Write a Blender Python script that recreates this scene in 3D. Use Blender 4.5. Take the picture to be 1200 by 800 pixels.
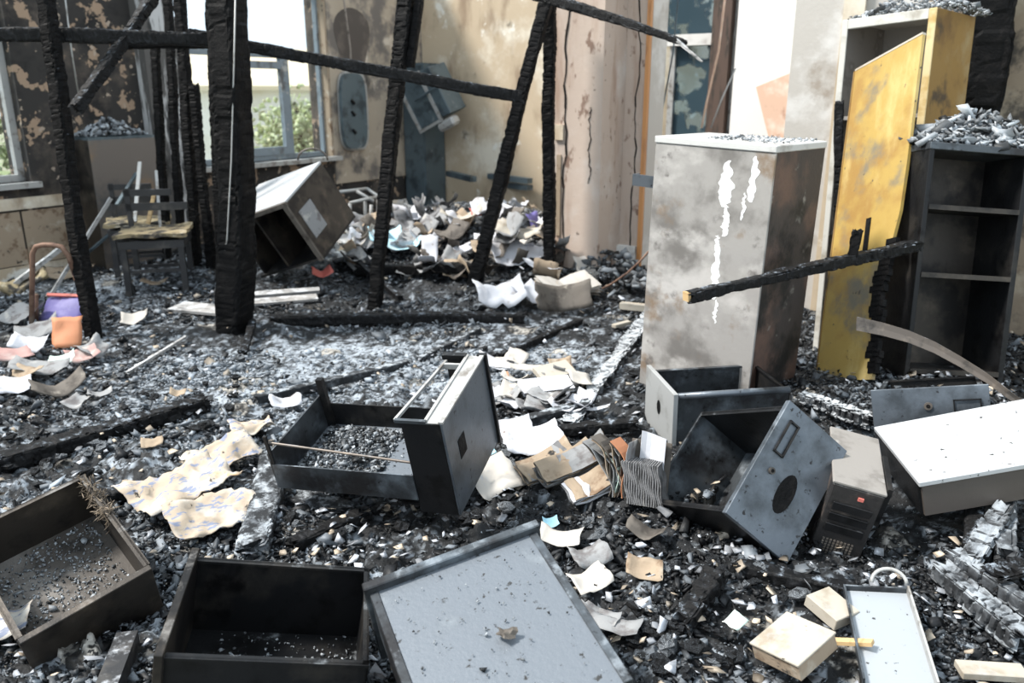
import bpy, math, random
import numpy as np
from mathutils import Matrix, Vector

for o in list(bpy.data.objects):
    bpy.data.objects.remove(o)
scn = bpy.context.scene
COL = scn.collection

# ------------------------------------------------------------------ camera
FPX = 948.0
PITCH = math.radians(17)
CAM = np.array([0.0, 0.0, 1.6])
cd = bpy.data.cameras.new('camera')
cd.sensor_width = 36
cd.sensor_fit = 'HORIZONTAL'
cd.lens = FPX / 1200 * 36
cd.clip_start = 0.05
cd.dof.use_dof = True
cd.dof.focus_distance = 2.8
cd.dof.aperture_fstop = 2.8
cam = bpy.data.objects.new('camera', cd)
cam.location = CAM
cam.rotation_euler = (math.radians(90) - PITCH, 0, 0)
COL.objects.link(cam)
scn.camera = cam

# ------------------------------------------------------------------ sky, sun, exposure
world = bpy.data.worlds.new('overcast_sky')
scn.world = world
world.use_nodes = True
bg = world.node_tree.nodes['Background']
bg.inputs[0].default_value = (0.80, 0.91, 1.0, 1)
bg.inputs[1].default_value = 0.9
sd = bpy.data.lights.new('sun', 'SUN')
sd.energy = 3.9
sd.angle = math.radians(10)
sd.color = (1.0, 0.95, 0.88)
sun = bpy.data.objects.new('sun', sd)
sun.rotation_euler = Vector((-0.60, -0.05, 0.80)).to_track_quat('Z', 'Y').to_euler()
COL.objects.link(sun)
scn.view_settings.view_transform = 'Standard'
scn.view_settings.look = 'None'
scn.view_settings.gamma = 1.0
scn.view_settings.use_curve_mapping = False
scn.view_settings.exposure = 0.75

# ------------------------------------------------------------------ viewing maths (where a sight line meets a real surface)
FW = np.array([0, math.cos(PITCH), -math.sin(PITCH)])
RT = np.array([1.0, 0, 0])
UP = np.cross(RT, FW)


def ray(x, y):
    return FW + RT * (x - 600) / FPX - UP * (y - 400) / FPX


def P(x, y, Y):
    d = ray(x, y)
    return CAM + d * (Y / d[1])


def G(x, y, z=0.0):
    d = ray(x, y)
    return CAM + d * ((z - CAM[2]) / d[2])


# ------------------------------------------------------------------ noise
def h2(ix, iy, s=0):
    ix = ix.astype(np.int64); iy = iy.astype(np.int64)
    n = (ix * 374761393 + iy * 668265263 + s * 1442695041) & 0x7fffffff
    n = ((n ^ (n >> 13)) * 1274126177) & 0x7fffffff
    n = ((n ^ (n >> 16)) * 2246822519) & 0x7fffffff
    return (n & 0xffff) / 65535.0


def vn2(x, y, s=0):
    x0 = np.floor(x); y0 = np.floor(y)
    fx = x - x0; fy = y - y0
    fx = fx * fx * (3 - 2 * fx); fy = fy * fy * (3 - 2 * fy)
    a = h2(x0, y0, s); b = h2(x0 + 1, y0, s); c = h2(x0, y0 + 1, s); d = h2(x0 + 1, y0 + 1, s)
    return (a * (1 - fx) + b * fx) * (1 - fy) + (c * (1 - fx) + d * fx) * fy


def fbm(x, y, s=0, o=4):
    r = 0; a = .5; t = 0
    for i in range(o):
        r = r + a * vn2(x, y, s + i * 7); t += a
        x = x * 2.03 + 3.1; y = y * 2.03 + 1.7; a *= .5
    return r / t


def shards(x, y, s=0):
    """cellular shards: returns a tilted height per cell and a random value per cell"""
    x0 = np.floor(x); y0 = np.floor(y)
    best = np.full(x.shape, 9.0); hh = np.zeros(x.shape); rr = np.zeros(x.shape); b2 = np.full(x.shape, 9.0)
    for i in (-1, 0, 1):
        for j in (-1, 0, 1):
            cx = x0 + i; cy = y0 + j
            px = cx + h2(cx, cy, s); py = cy + h2(cx, cy, s + 1)
            dx = x - px; dy = y - py
            ang = h2(cx, cy, s + 5) * 6.283
            ca = np.cos(ang); sa = np.sin(ang)
            u = dx * ca + dy * sa; v = -dx * sa + dy * ca
            d = u * u * 0.55 + v * v * 1.6
            m = d < best
            b2 = np.where(m, best, np.minimum(b2, d))
            r = h2(cx, cy, s + 2)
            t = r + (h2(cx, cy, s + 3) - .5) * 1.3 * dx + (h2(cx, cy, s + 4) - .5) * 1.3 * dy
            hh = np.where(m, t, hh); rr = np.where(m, h2(cx, cy, s + 6), rr)
            best = np.where(m, d, best)
    e = np.clip((np.sqrt(b2) - np.sqrt(best)) * 4, 0, 1)
    return hh, rr, e


# ------------------------------------------------------------------ the lie of the rubble
HEAPS = [(-0.6, 8.6, 1.5, .42), (0.15, 7.5, .75, .30), (1.0, 6.0, .6, .06), (-2.2, 7.6, .8, .14), (-2.85, 7.0, .55, .16), (-3.6, 5.6, .9, .12),
         (1.7, 3.7, .7, .16), (2.3, 3.4, .8, .15), (0.55, 3.0, .35, .08), (1.3, 4.6, .7, .06), (-0.05, 6.2, .5, .12),
         (0.9, 2.4, .4, .05), (1.7, 2.4, .5, .06), (-0.1, 1.6, .4, .03), (-3.2, 4.4, .5, .06), (0.25, 3.9, .4, .05), (1.6, 6.3, .4, .12)]


# where the cabinets and drawers lie: corner, axes, size
POSE = {
    'graycab': ([0.7072, 4.238, 0.1141], [[0.6863, 0.7272, 0.0159], [-0.7268, 0.6864, -0.0243], [-0.0286, 0.0051, 0.9996]], [0.67, 0.468, 1.285]),
    'yellow': ([1.8748, 4.7909, 0.0298], [[0.6151, 0.7884, 0.0076], [-0.7864, 0.6129, 0.077], [0.0561, -0.0533, 0.997]], [0.526, 0.448, 1.978]),
    'door': ([1.6387, 4.1129, 0.1182], [[0.2963, 0.9395, 0.1719], [-0.8911, 0.2072, 0.4038], [0.3438, -0.2728, 0.8986]], [0.491, 0.02, 1.786]),
    'shelf': ([2.0773, 4.043, 0.1692], [[0.9923, -0.1094, 0.0588], [0.097, 0.9784, 0.1826], [-0.0775, -0.1755, 0.9814]], [0.567, 0.446, 1.221]),
    'drawE': ([0.6631, 3.7574, 0.0449], [[0.131, 0.9913, -0.0149], [-0.9914, 0.131, -0.0002], [0.0017, 0.0148, 0.9999]], [0.417, 0.553, 0.287]),
    'drawF': ([0.9276, 2.3866, 0.0856], [[0.5589, -0.3445, -0.7543], [0.5199, 0.8542, -0.0049], [0.646, -0.3894, 0.6565]], [0.47, 0.562, 0.297]),
    'drawG': ([1.5396, 3.1264, 0.1439], [[0.8734, 0.4755, -0.1054], [-0.4337, 0.8578, 0.2759], [0.2216, -0.1953, 0.9554]], [0.432, 0.561, 0.274]),
    'drawA': ([-1.4155, 2.0207, -0.0901], [[0.7071, -0.7003, 0.0983], [0.6785, 0.6326, -0.3735], [0.1994, 0.3308, 0.9224]], [0.387, 0.5, 0.218]),
    'drawB': ([-0.9808, 2.0764, 0.0695], [[0.1617, 0.969, 0.187], [-0.9856, 0.168, -0.0185], [-0.0494, -0.1813, 0.9822]], [0.452, 0.514, 0.278]),
    'drawC': ([-0.3838, 1.8617, 0.3461], [[0.9164, 0.3904, 0.0881], [0.3613, -0.9017, 0.2374], [0.1721, -0.1857, -0.9674]], [0.485, 0.553, 0.161]),
    'boxD': ([-0.1889, 2.69, 0.1012], [[0.2794, -0.9508, -0.134], [0.9327, 0.3019, -0.1974], [0.2281, -0.0698, 0.9711]], [0.468, 0.16, 0.411]),
    'H': ([1.4206, 2.4966, 0.2017], [[0.9646, 0.0861, -0.2494], [-0.09, 0.9959, -0.0043], [0.248, 0.0266, 0.9684]], [1.2, 0.456, 0.137]),
    'tower': ([1.0798, 2.6072, -0.0052], [[0.9413, 0.3116, 0.1296], [-0.2877, 0.9417, -0.1747], [-0.1765, 0.1272, 0.976]], [0.173, 0.387, 0.329]),
    'tray': ([1.0114, 1.9281, -0.0223], [[0.9671, 0.2209, -0.126], [-0.2345, 0.9663, -0.1064], [0.0982, 0.1325, 0.9863]], [0.186, 0.398, 0.03]),
    'boxK': ([0.7922, 1.8423, 0.0624], [[0.7984, -0.5263, -0.2925], [0.5587, 0.8286, 0.0343], [0.2243, -0.1908, 0.9557]], [0.171, 0.171, 0.055]),
    'fallen': ([-2.0851, 6.5937, 0.1362], [[0.8666, 0.253, -0.4301], [-0.3907, 0.8803, -0.2692], [0.3105, 0.4013, 0.8617]], [0.69, 0.633, 0.549]),
}

def nearer(key, k_, dscale=None):
    O_, R_, D_ = POSE[key]
    POSE[key] = ((CAM + k_ * (np.array(O_) - CAM)).tolist(), R_, [q_ * k_ for q_ in D_])


nearer('shelf', .94); POSE['shelf'][2][1] = .30
nearer('yellow', 1.05)
nearer('tray', .95); nearer('tower', .97)



def sink(x, y, h):
    """rubble gives way under the things that lie on it"""
    for key, y0_, y1_ in (('drawA', 0, 1), ('drawB', 0, 1), ('drawG', 0, 1), ('drawE', 0, 1), ('drawF', 0, 1), ('boxD', 1, 4.8), ('tray', 0, 1), ('boxK', 0, 1)):
        O_, R_, D_ = POSE[key]; R_ = np.asarray(R_)
        A = np.linalg.inv(R_[:2, :2]); a_ = A[0, 0] * (x - O_[0]) + A[0, 1] * (y - O_[1]); b_ = A[1, 0] * (x - O_[0]) + A[1, 1] * (y - O_[1])
        zp = O_[2] + a_ * R_[2, 0] + b_ * R_[2, 1] - .045
        ins = (a_ > -.01) & (a_ < D_[0] + .01) & (b_ > D_[1] * y0_ - .01) & (b_ < D_[1] * y1_ + .01)
        h = np.where(ins, np.minimum(h, zp), h)
    return h


def base_h(x, y):
    x = np.asarray(x, float); y = np.asarray(y, float)
    h = (fbm(x * .9 + 5, y * .9, 3, 3) - .5) * .12
    for (cx, cy, r, a) in HEAPS:
        h = h + a * np.exp(-((x - cx) ** 2 + (y - cy) ** 2) / (r * r))
    h = h + (fbm(x * 4.3, y * 4.3, 41, 3) - .5) * .07
    return sink(x, y, h)


def gz(x, y):
    return float(base_h(np.array([x]), np.array([y]))[0]) + .015


def GD(px, py, lift=0.0):
    """where the sight line meets the rubble"""
    z = 0.0
    for i in range(12):
        p = G(px, py, z)
        z = z * .4 + .6 * gz(p[0], p[1])
    p = G(px, py, z)
    return np.array([p[0], p[1], z + lift])


# ------------------------------------------------------------------ materials
MATS = {}


def mat(name, base, rough=.7, metal=0.0, layers=(), ash=None, bump=0.0, bscale=40, spec=.5, attr=None, emit=None):
    """layers: (colour, scale|(sx,sy,sz), low, high, detail[, roughness]) laid over one another by thresholded noise;
    ash: (colour, amount, scale) pale dust settled on faces that look up; attr: colour attribute multiplied in as base"""
    if name in MATS:
        return MATS[name]
    m = bpy.data.materials.new(name); MATS[name] = m
    m.use_nodes = True
    nt = m.node_tree; N = nt.nodes; L = nt.links
    b = N['Principled BSDF']
    tc = N.new('ShaderNodeTexCoord')
    oi = N.new('ShaderNodeObjectInfo')
    off = N.new('ShaderNodeVectorMath'); off.operation = 'ADD'
    sc_ = N.new('ShaderNodeVectorMath'); sc_.operation = 'SCALE'; sc_.inputs['Scale'].default_value = 13.0
    cmb = N.new('ShaderNodeCombineXYZ')
    for i in range(3):
        L.new(oi.outputs['Random'], cmb.inputs[i])
    L.new(cmb.outputs[0], sc_.inputs[0])
    L.new(tc.outputs['Object'], off.inputs[0]); L.new(sc_.outputs[0], off.inputs[1])
    co = off.outputs[0]
    if attr:
        a = N.new('ShaderNodeAttribute'); a.attribute_name = attr
        cur = a.outputs['Color']
    else:
        r = N.new('ShaderNodeRGB'); r.outputs[0].default_value = (*base, 1); cur = r.outputs[0]
    rg = N.new('ShaderNodeValue'); rg.outputs[0].default_value = rough; rcur = rg.outputs[0]

    def noise(scale, detail=5, rgh=.6):
        n = N.new('ShaderNodeTexNoise'); n.inputs['Scale'].default_value = 1 if isinstance(scale, tuple) else scale
        n.inputs['Detail'].default_value = detail; n.inputs['Roughness'].default_value = rgh
        if isinstance(scale, tuple):
            mp = N.new('ShaderNodeMapping'); mp.inputs['Scale'].default_value = scale
            L.new(co, mp.inputs[0]); L.new(mp.outputs[0], n.inputs['Vector'])
        else:
            L.new(co, n.inputs['Vector'])
        return n.outputs['Fac']

    def ramp(fac, lo, hi):
        q = N.new('ShaderNodeMapRange'); q.inputs['From Min'].default_value = lo; q.inputs['From Max'].default_value = hi
        q.interpolation_type = 'SMOOTHSTEP'
        L.new(fac, q.inputs['Value'])
        return q.outputs[0]

    def mix(fac, a_, c):
        q = N.new('ShaderNodeMix'); q.data_type = 'RGBA'
        L.new(fac, q.inputs[0]); L.new(a_, q.inputs[6])
        if isinstance(c, tuple):
            q.inputs[7].default_value = (*c, 1)
        else:
            L.new(c, q.inputs[7])
        return q.outputs[2]

    def mixv(fac, a_, v):
        q = N.new('ShaderNodeMix')
        L.new(fac, q.inputs[0]); L.new(a_, q.inputs[2]); q.inputs[3].default_value = v
        return q.outputs[0]
    for i, ly in enumerate(layers):
        c, s, lo, hi, det = ly[:5]
        if isinstance(s, (int, float)):
            s = (s * 1.0, s * 1.0001, s * 1.0)
        f = ramp(noise((s[0], s[1], s[2]), det), lo, hi)
        cur = mix(f, cur, c)
        if len(ly) > 5:
            rcur = mixv(f, rcur, ly[5])
    if ash:
        g = N.new('ShaderNodeNewGeometry'); sp = N.new('ShaderNodeSeparateXYZ')
        L.new(g.outputs['Normal'], sp.inputs[0])
        up = ramp(sp.outputs['Z'], .25, .95)
        nz = ramp(noise(ash[2], 6, .7), .62 - ash[1] * .35, .80 - ash[1] * .35)
        mm = N.new('ShaderNodeMath'); mm.operation = 'MULTIPLY'
        L.new(up, mm.inputs[0]); L.new(nz, mm.inputs[1])
        cur = mix(mm.outputs[0], cur, ash[0]); rcur = mixv(mm.outputs[0], rcur, .95)
    L.new(cur, b.inputs['Base Color'])
    L.new(rcur, b.inputs['Roughness'])
    b.inputs['Metallic'].default_value = metal
    b.inputs['Specular IOR Level'].default_value = spec
    if bump > 0:
        bp = N.new('ShaderNodeBump'); bp.inputs['Strength'].default_value = bump; bp.inputs['Distance'].default_value = .01
        L.new(noise(bscale, 6, .65), bp.inputs['Height']); L.new(bp.outputs[0], b.inputs['Normal'])
    return m


ASH = (.50, .56, .62)
CHAR = mat('charred_wood', (.005, .005, .0055), .6, 0, [((.022, .023, .026), 30, .5, .72, 6)], ash=((.30, .345, .40), .25, 22), bump=.6, bscale=60, spec=.22)
CHAR_BLACK = mat('charred_wood_black', (.003, .003, .0034), .65, 0, [((.010, .009, .009), 14, .5, .7, 6)], ash=((.22, .25, .29), .08, 25), bump=.6, bscale=60, spec=.15)
CHAR_ASHY = mat('charred_wood_ashy', (.025, .027, .03), .75, 0, [((.17, .185, .205), 14, .48, .70, 7)], ash=((.40, .435, .47), .45, 17), bump=.6, bscale=60, spec=.25)
CHAR_CRACKED = mat('alligator_charred_wood', (.02, .021, .023), .6, 0, [((.10, .108, .118), 9, .45, .68, 6)], ash=((.33, .36, .39), .62, 7), bump=.4, bscale=60, spec=.3)
CHAR_WHITE = mat('ash_white_charred_wood', (.018, .019, .021), .85, 0, [((.15, .16, .172), 20, .46, .64, 7)], ash=((.46, .485, .51), .80, 24), bump=.6, bscale=60, spec=.2)
RUBBLE = mat('charcoal_rubble', (0, 0, 0), .6, 0, [((.014, .015, .017), 48, .53, .60, 5), ((.42, .46, .50), 80, .66, .70, 3)], bump=.8, bscale=75, attr='Col', spec=.3)
DEBRIS = mat('loose_debris', (0, 0, 0), .5, 0, [], bump=.25, bscale=120, attr='Col', spec=.35)
STEEL = mat('burnt_steel', (.075, .085, .095), .42, .55, [((.028, .028, .03), 5, .42, .62, 6), ((.20, .235, .27), 7, .50, .78, 5), ((.012, .012, .012), 40, .62, .72, 4)],
            ash=((.28, .315, .35), .30, 9), bump=.12, bscale=70)
STEEL_DARK = mat('sooty_steel', (.013, .0135, .015), .42, .3, [((.036, .033, .03), 5, .48, .68, 6), ((.005, .005, .0055), 9, .5, .7, 5)], spec=.3,
                 ash=((.22, .235, .25), .15, 12), bump=.15, bscale=70)
STEEL_BLUE = mat('blued_steel', (.125, .145, .17), .36, .5, [((.05, .058, .066), 4, .45, .68, 6), ((.22, .255, .29), 3, .55, .8, 4), ((.02, .02, .022), 30, .62, .70, 4)],
                 ash=((.30, .335, .375), .35, 6), bump=.1, bscale=70)
STEEL_BROWN = mat('brown_scorched_steel', (.045, .038, .032), .45, .4, [((.11, .09, .07), 6, .5, .75, 6), ((.012, .011, .011), 4, .48, .62, 6)],
                  ash=((.26, .25, .24), .25, 9), bump=.15, bscale=60)
DUSTY = mat('ash_dusted_steel', (.145, .165, .19), .5, .25, [((.07, .08, .09), 4, .52, .72, 7), ((.03, .03, .03), 28, .62, .68, 5), ((.30, .335, .37), 4, .54, .75, 5)], bump=.2, bscale=60)
GREYCAB = mat('scorched_grey_paint', (.34, .325, .31), .5, .1, [((.17, .16, .15), 2.8, .45, .64, 7), ((.50, .48, .46), (3, 3, 4), .52, .70, 7), ((.22, .16, .11), 4, .57, .72, 7), ((.12, .11, .105), 7, .60, .72, 7)], bump=.1, bscale=50)
RUSTSIDE = mat('rusted_black_paint', (.055, .045, .042), .65, .1, [((.14, .085, .065), 4, .45, .68, 6), ((.30, .28, .25), 9, .60, .72, 7), ((.015, .014, .014), 3.2, .48, .62, 6)], bump=.25, bscale=50)
YELLOW = mat('yellow_scorched_paint', (.40, .27, .07), .6, 0, [((.31, .18, .045), 4, .45, .65, 6), ((.52, .40, .16), (5, 5, 2), .52, .74, 6), ((.17, .15, .11), 3.0, .52, .68, 7), ((.06, .05, .04), 20, .66, .72, 5)], bump=.1, bscale=60)
OCHRE = mat('brown_ochre_paint', (.26, .155, .045), .55, 0, [((.17, .095, .03), 4, .45, .65, 6), ((.06, .042, .025), 5, .55, .70, 6), ((.33, .25, .13), 3, .55, .75, 5)], bump=.1, bscale=60)
PALEEDGE = mat('pale_scorched_edge', (.55, .54, .50), .5, .1, [((.32, .29, .24), 6, .5, .7, 6)], bump=.1)
WHITEP = mat('white_panel_paint', (.44, .455, .47), .5, 0, [((.40, .415, .43), 3, .52, .74, 5), ((.04, .04, .04), 34, .665, .69, 4)], bump=.05)
BROWNFACE = mat('brown_soot_paint', (.085, .073, .065), .55, 0, [((.05, .045, .04), 3, .5, .7, 6)], bump=.1)
RUST = mat('rusty_tube', (.20, .12, .085), .7, .3, [((.10, .055, .04), 15, .5, .65, 5), ((.32, .25, .20), 9, .56, .7, 5)])
PALEMETAL = mat('pale_burnt_metal', (.42, .42, .41), .55, .3, [((.20, .18, .16), 10, .52, .68, 5)])
IRON = mat('dull_iron', (.14, .12, .105), .5, .5, [((.06, .055, .05), 10, .5, .68, 5), ((.25, .21, .17), 7, .58, .72, 5)], ash=((.42, .42, .44), .35, 12))
PAPER = mat('scorched_paper', (.50, .47, .43), .9, 0, [((.62, .47, .30), 7, .58, .74, 6), ((.05, .035, .03), 9, .66, .72, 6), ((.45, .45, .46), 16, .58, .68, 4)], bump=.2, bscale=50)
PAPERW = mat('pale_paper', (.56, .57, .61), .9, 0, [((.36, .345, .35), 9, .56, .7, 6), ((.22, .16, .12), 11, .66, .71, 6)], bump=.2, bscale=50)
PAPERGREY = mat('ash_grey_paper', (.27, .275, .28), .9, 0, [((.15, .14, .14), 12, .5, .66, 6), ((.45, .435, .41), 8, .58, .7, 5)], bump=.3, bscale=60)
PAPERTAN = mat('tan_burnt_paper', (.34, .265, .19), .9, 0, [((.16, .10, .06), 8, .52, .68, 6), ((.46, .40, .32), 7, .55, .7, 5), ((.02, .02, .02), 10, .62, .68, 5)], bump=.3, bscale=60)
MAPPAPER = mat('printed_map_paper', (.45, .37, .285), .9, 0, [((.58, .55, .50), 5, .46, .64, 5), ((.22, .25, .34), (14, 40, 14), .53, .60, 6), ((.50, .34, .19), 6, .62, .74, 6), ((.03, .025, .02), 13, .655, .70, 5)], bump=.3, bscale=40)
BURNTPAGE = mat('burnt_page_edges', (.17, .17, .175), .9, 0, [((.06, .06, .06), 14, .48, .66, 6), ((.30, .29, .28), 9, .58, .72, 5)], bump=.3, bscale=60)
PURPLE = mat('purple_card', (.15, .13, .36), .6, 0, [((.24, .22, .45), 6, .52, .72, 5), ((.08, .07, .12), 9, .62, .7, 5)])
REDCARD = mat('red_card', (.60, .16, .13), .7, 0, [((.30, .09, .07), 9, .55, .7, 5)])
ORANGE = mat('orange_card', (.52, .22, .11), .7, 0, [((.42, .29, .22), 6, .55, .72, 5), ((.10, .07, .05), 9, .66, .72, 5)])
TEALP = mat('pale_blue_paper', (.42, .68, .78), .8, 0, [((.70, .80, .84), 7, .5, .66, 5)])
GREENP = mat('pale_green_paper', (.52, .66, .60), .8, 0, [((.70, .74, .70), 7, .5, .66, 5)])
PINKP = mat('pink_paper', (.42, .26, .24), .8, 0, [((.50, .43, .40), 7, .5, .66, 5), ((.1, .07, .06), 9, .64, .7, 5)])
BOARD = mat('scorched_book_board', (.12, .105, .09), .75, 0, [((.05, .042, .035), 8, .48, .66, 6), ((.24, .215, .185), 10, .60, .72, 6)], bump=.2)
CREAM = mat('cream_card', (.42, .385, .325), .7, 0, [((.28, .23, .17), 7, .52, .72, 6), ((.06, .05, .04), 22, .66, .71, 4)], ash=((.38, .385, .39), .3, 9), bump=.1)
RAWWOOD = mat('raw_split_wood', (.58, .40, .20), .7, 0, [((.40, .26, .12), (3, 30, 30), .5, .66, 5)])
FOAM = mat('burnt_foam', (.34, .27, .16), .95, 0, [((.05, .045, .04), 8, .45, .6, 6), ((.62, .55, .42), 9, .58, .7, 6)], bump=1.0, bscale=30)
BLACKWOOD = mat('blackened_wood', (.025, .025, .027), .5, 0, [((.07, .065, .06), 8, .52, .7, 6)], ash=((.40, .42, .45), .35, 14), bump=.2)
GREYPLANK = mat('grey_plank', (.34, .33, .32), .8, 0, [((.14, .14, .14), (4, 22, 22), .48, .66, 6), ((.50, .49, .48), 5, .56, .72, 5)], ash=((.60, .62, .64), .5, 10), bump=.3)
PLASTIC_DARK = mat('melted_dark_plastic', (.030, .028, .028), .45, .1, [((.10, .08, .07), 9, .55, .72, 6)], ash=((.38, .38, .38), .2, 18), bump=.3)
GREYPLATE = mat('grey_scorched_plate', (.30, .28, .26), .5, .2, [((.16, .145, .13), 6, .5, .7, 6), ((.50, .48, .46), 6, .60, .74, 5)], bump=.1)
WIRE = mat('bare_wire', (.30, .26, .23), .5, .4, [((.12, .10, .09), 20, .5, .65, 3)])
TEALMETAL = mat('teal_grey_metal', (.10, .135, .155), .5, .3, [((.045, .06, .07), 4, .48, .66, 5), ((.24, .27, .29), 7, .60, .74, 5)], bump=.1)
FRAMEPAINT = mat('grey_blue_frame_paint', (.20, .24, .27), .55, 0, [((.10, .10, .10), 6, .52, .7, 5), ((.40, .40, .38), 8, .58, .7, 5)])
FRAMEWOOD = mat('varnished_door_frame', (.52, .24, .085), .5, 0, [((.34, .15, .06), (20, 20, 2), .5, .66, 5)])
DARKWOOD = mat('dark_scorched_frame', (.10, .065, .05), .6, 0, [((.03, .025, .02), (20, 20, 3), .48, .66, 5), ((.30, .22, .17), (20, 20, 3), .62, .74, 5)])
WHITETRIM = mat('white_skirting_paint', (.74, .73, .70), .5, 0, [((.5, .47, .44), 6, .55, .75, 5)])
P_TAN = mat('tan_smoked_plaster', (.52, .42, .30), .9, 0, [((.72, .66, .55), 1.6, .48, .66, 7), ((.30, .22, .15), (2.4, 2.4, .9), .50, .70, 7), ((.10, .085, .07), 2.6, .62, .74, 7), ((.78, .75, .68), 3.5, .60, .68, 6)], bump=.35, bscale=14)
P_SOOT = mat('sooty_peeling_plaster', (.030, .027, .025), .85, 0, [((.10, .08, .065), 2.2, .48, .66, 7), ((.012, .011, .011), 3.0, .5, .66, 6), ((.34, .24, .165), 5.0, .575, .60, 5), ((.40, .32, .25), 11, .645, .665, 4)], bump=.4, bscale=16)
P_PIER = mat('pinkish_cracked_plaster', (.50, .405, .34), .9, 0, [((.60, .545, .50), 1.6, .48, .66, 6), ((.36, .25, .19), (4.5, 4.5, .7), .52, .72, 7), ((.22, .145, .11), (9, 9, 5), .60, .68, 7), ((.10, .075, .06), 18, .66, .70, 5)], bump=.3, bscale=22)
P_GREY = mat('grey_washed_plaster', (.50, .47, .43), .9, 0, [((.66, .64, .61), 1.9, .48, .62, 7), ((.34, .29, .24), 2.4, .57, .70, 7), ((.10, .085, .07), 5, .67, .73, 6)], bump=.3, bscale=20)
P_WHITE = mat('white_plaster', (.86, .85, .83), .9, 0, [((.72, .66, .60), 2.0, .60, .74, 6)], bump=.15, bscale=25)
PINKBOARD = mat('pinkish_board', (.68, .46, .34), .7, 0, [((.80, .68, .58), 3, .48, .66, 5), ((.48, .28, .20), 5, .60, .72, 5)])
LEAF = mat('leaf_overexposed', (.78, .84, .58), .6, 0, [((.86, .82, .60), 2.0, .5, .64, 3), ((.62, .72, .44), 3.0, .55, .7, 3)])  # leaf colour paled and whitened to imitate overexposed daylight outside
_nt = LEAF.node_tree; _b = _nt.nodes['Principled BSDF']; _t = _nt.nodes.new('ShaderNodeBsdfTranslucent'); _m = _nt.nodes.new('ShaderNodeMixShader'); _m.inputs[0].default_value = .5
_nt.links.new(_b.inputs['Base Color'].links[0].from_socket, _t.inputs[0]); _nt.links.new(_b.outputs[0], _m.inputs[1]); _nt.links.new(_t.outputs[0], _m.inputs[2]); _nt.links.new(_m.outputs[0], _nt.nodes['Material Output'].inputs[0])
BARK = mat('bark', (.14, .10, .07), .9)
HOUSEW = mat('far_house_wall', (.84, .83, .80), .9, 0, [((.75, .72, .65), 1, .5, .7, 4)])  # house wall and roof colours paled, outdoor overexposure put into them
HOUSER = mat('far_house_roof', (.74, .62, .44), .8)
EARTH = mat('bare_earth', (.30, .27, .20), .95, 0, [((.2, .24, .1), .8, .45, .6, 5)], bump=.4, bscale=8)


def glass_mat(name, tint, alpha, soot=None):
    m = bpy.data.materials.new(name); m.use_nodes = True
    nt = m.node_tree; N = nt.nodes; L = nt.links
    N.remove(N['Principled BSDF'])
    out = N['Material Output']
    t = N.new('ShaderNodeBsdfTransparent'); t.inputs[0].default_value = (*tint, 1)
    g = N.new('ShaderNodeBsdfGlossy'); g.inputs['Roughness'].default_value = .08
    mx = N.new('ShaderNodeMixShader'); mx.inputs[0].default_value = alpha
    L.new(t.outputs[0], mx.inputs[1]); L.new(g.outputs[0], mx.inputs[2])
    last = mx.outputs[0]
    if soot:
        d = N.new('ShaderNodeBsdfDiffuse'); d.inputs[0].default_value = (*soot, 1)
        tc = N.new('ShaderNodeTexCoord'); n = N.new('ShaderNodeTexNoise'); n.inputs['Scale'].default_value = 5; n.inputs['Detail'].default_value = 5
        L.new(tc.outputs['Object'], n.inputs['Vector'])
        r = N.new('ShaderNodeMapRange'); r.inputs['From Min'].default_value = .52; r.inputs['From Max'].default_value = .58
        r.inputs['To Min'].default_value = .92; r.inputs['To Max'].default_value = .25
        L.new(n.outputs['Fac'], r.inputs['Value'])
        m2 = N.new('ShaderNodeMixShader'); L.new(r.outputs[0], m2.inputs[0]); L.new(last, m2.inputs[1]); L.new(d.outputs[0], m2.inputs[2]); last = m2.outputs[0]
    L.new(last, out.inputs[0])
    return m


GLASS = glass_mat('window_glass', (.95, .98, 1), .06)
SOOTGLASS = glass_mat('sooty_glass', (.75, .88, .95), .12, (.045, .075, .095))


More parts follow.
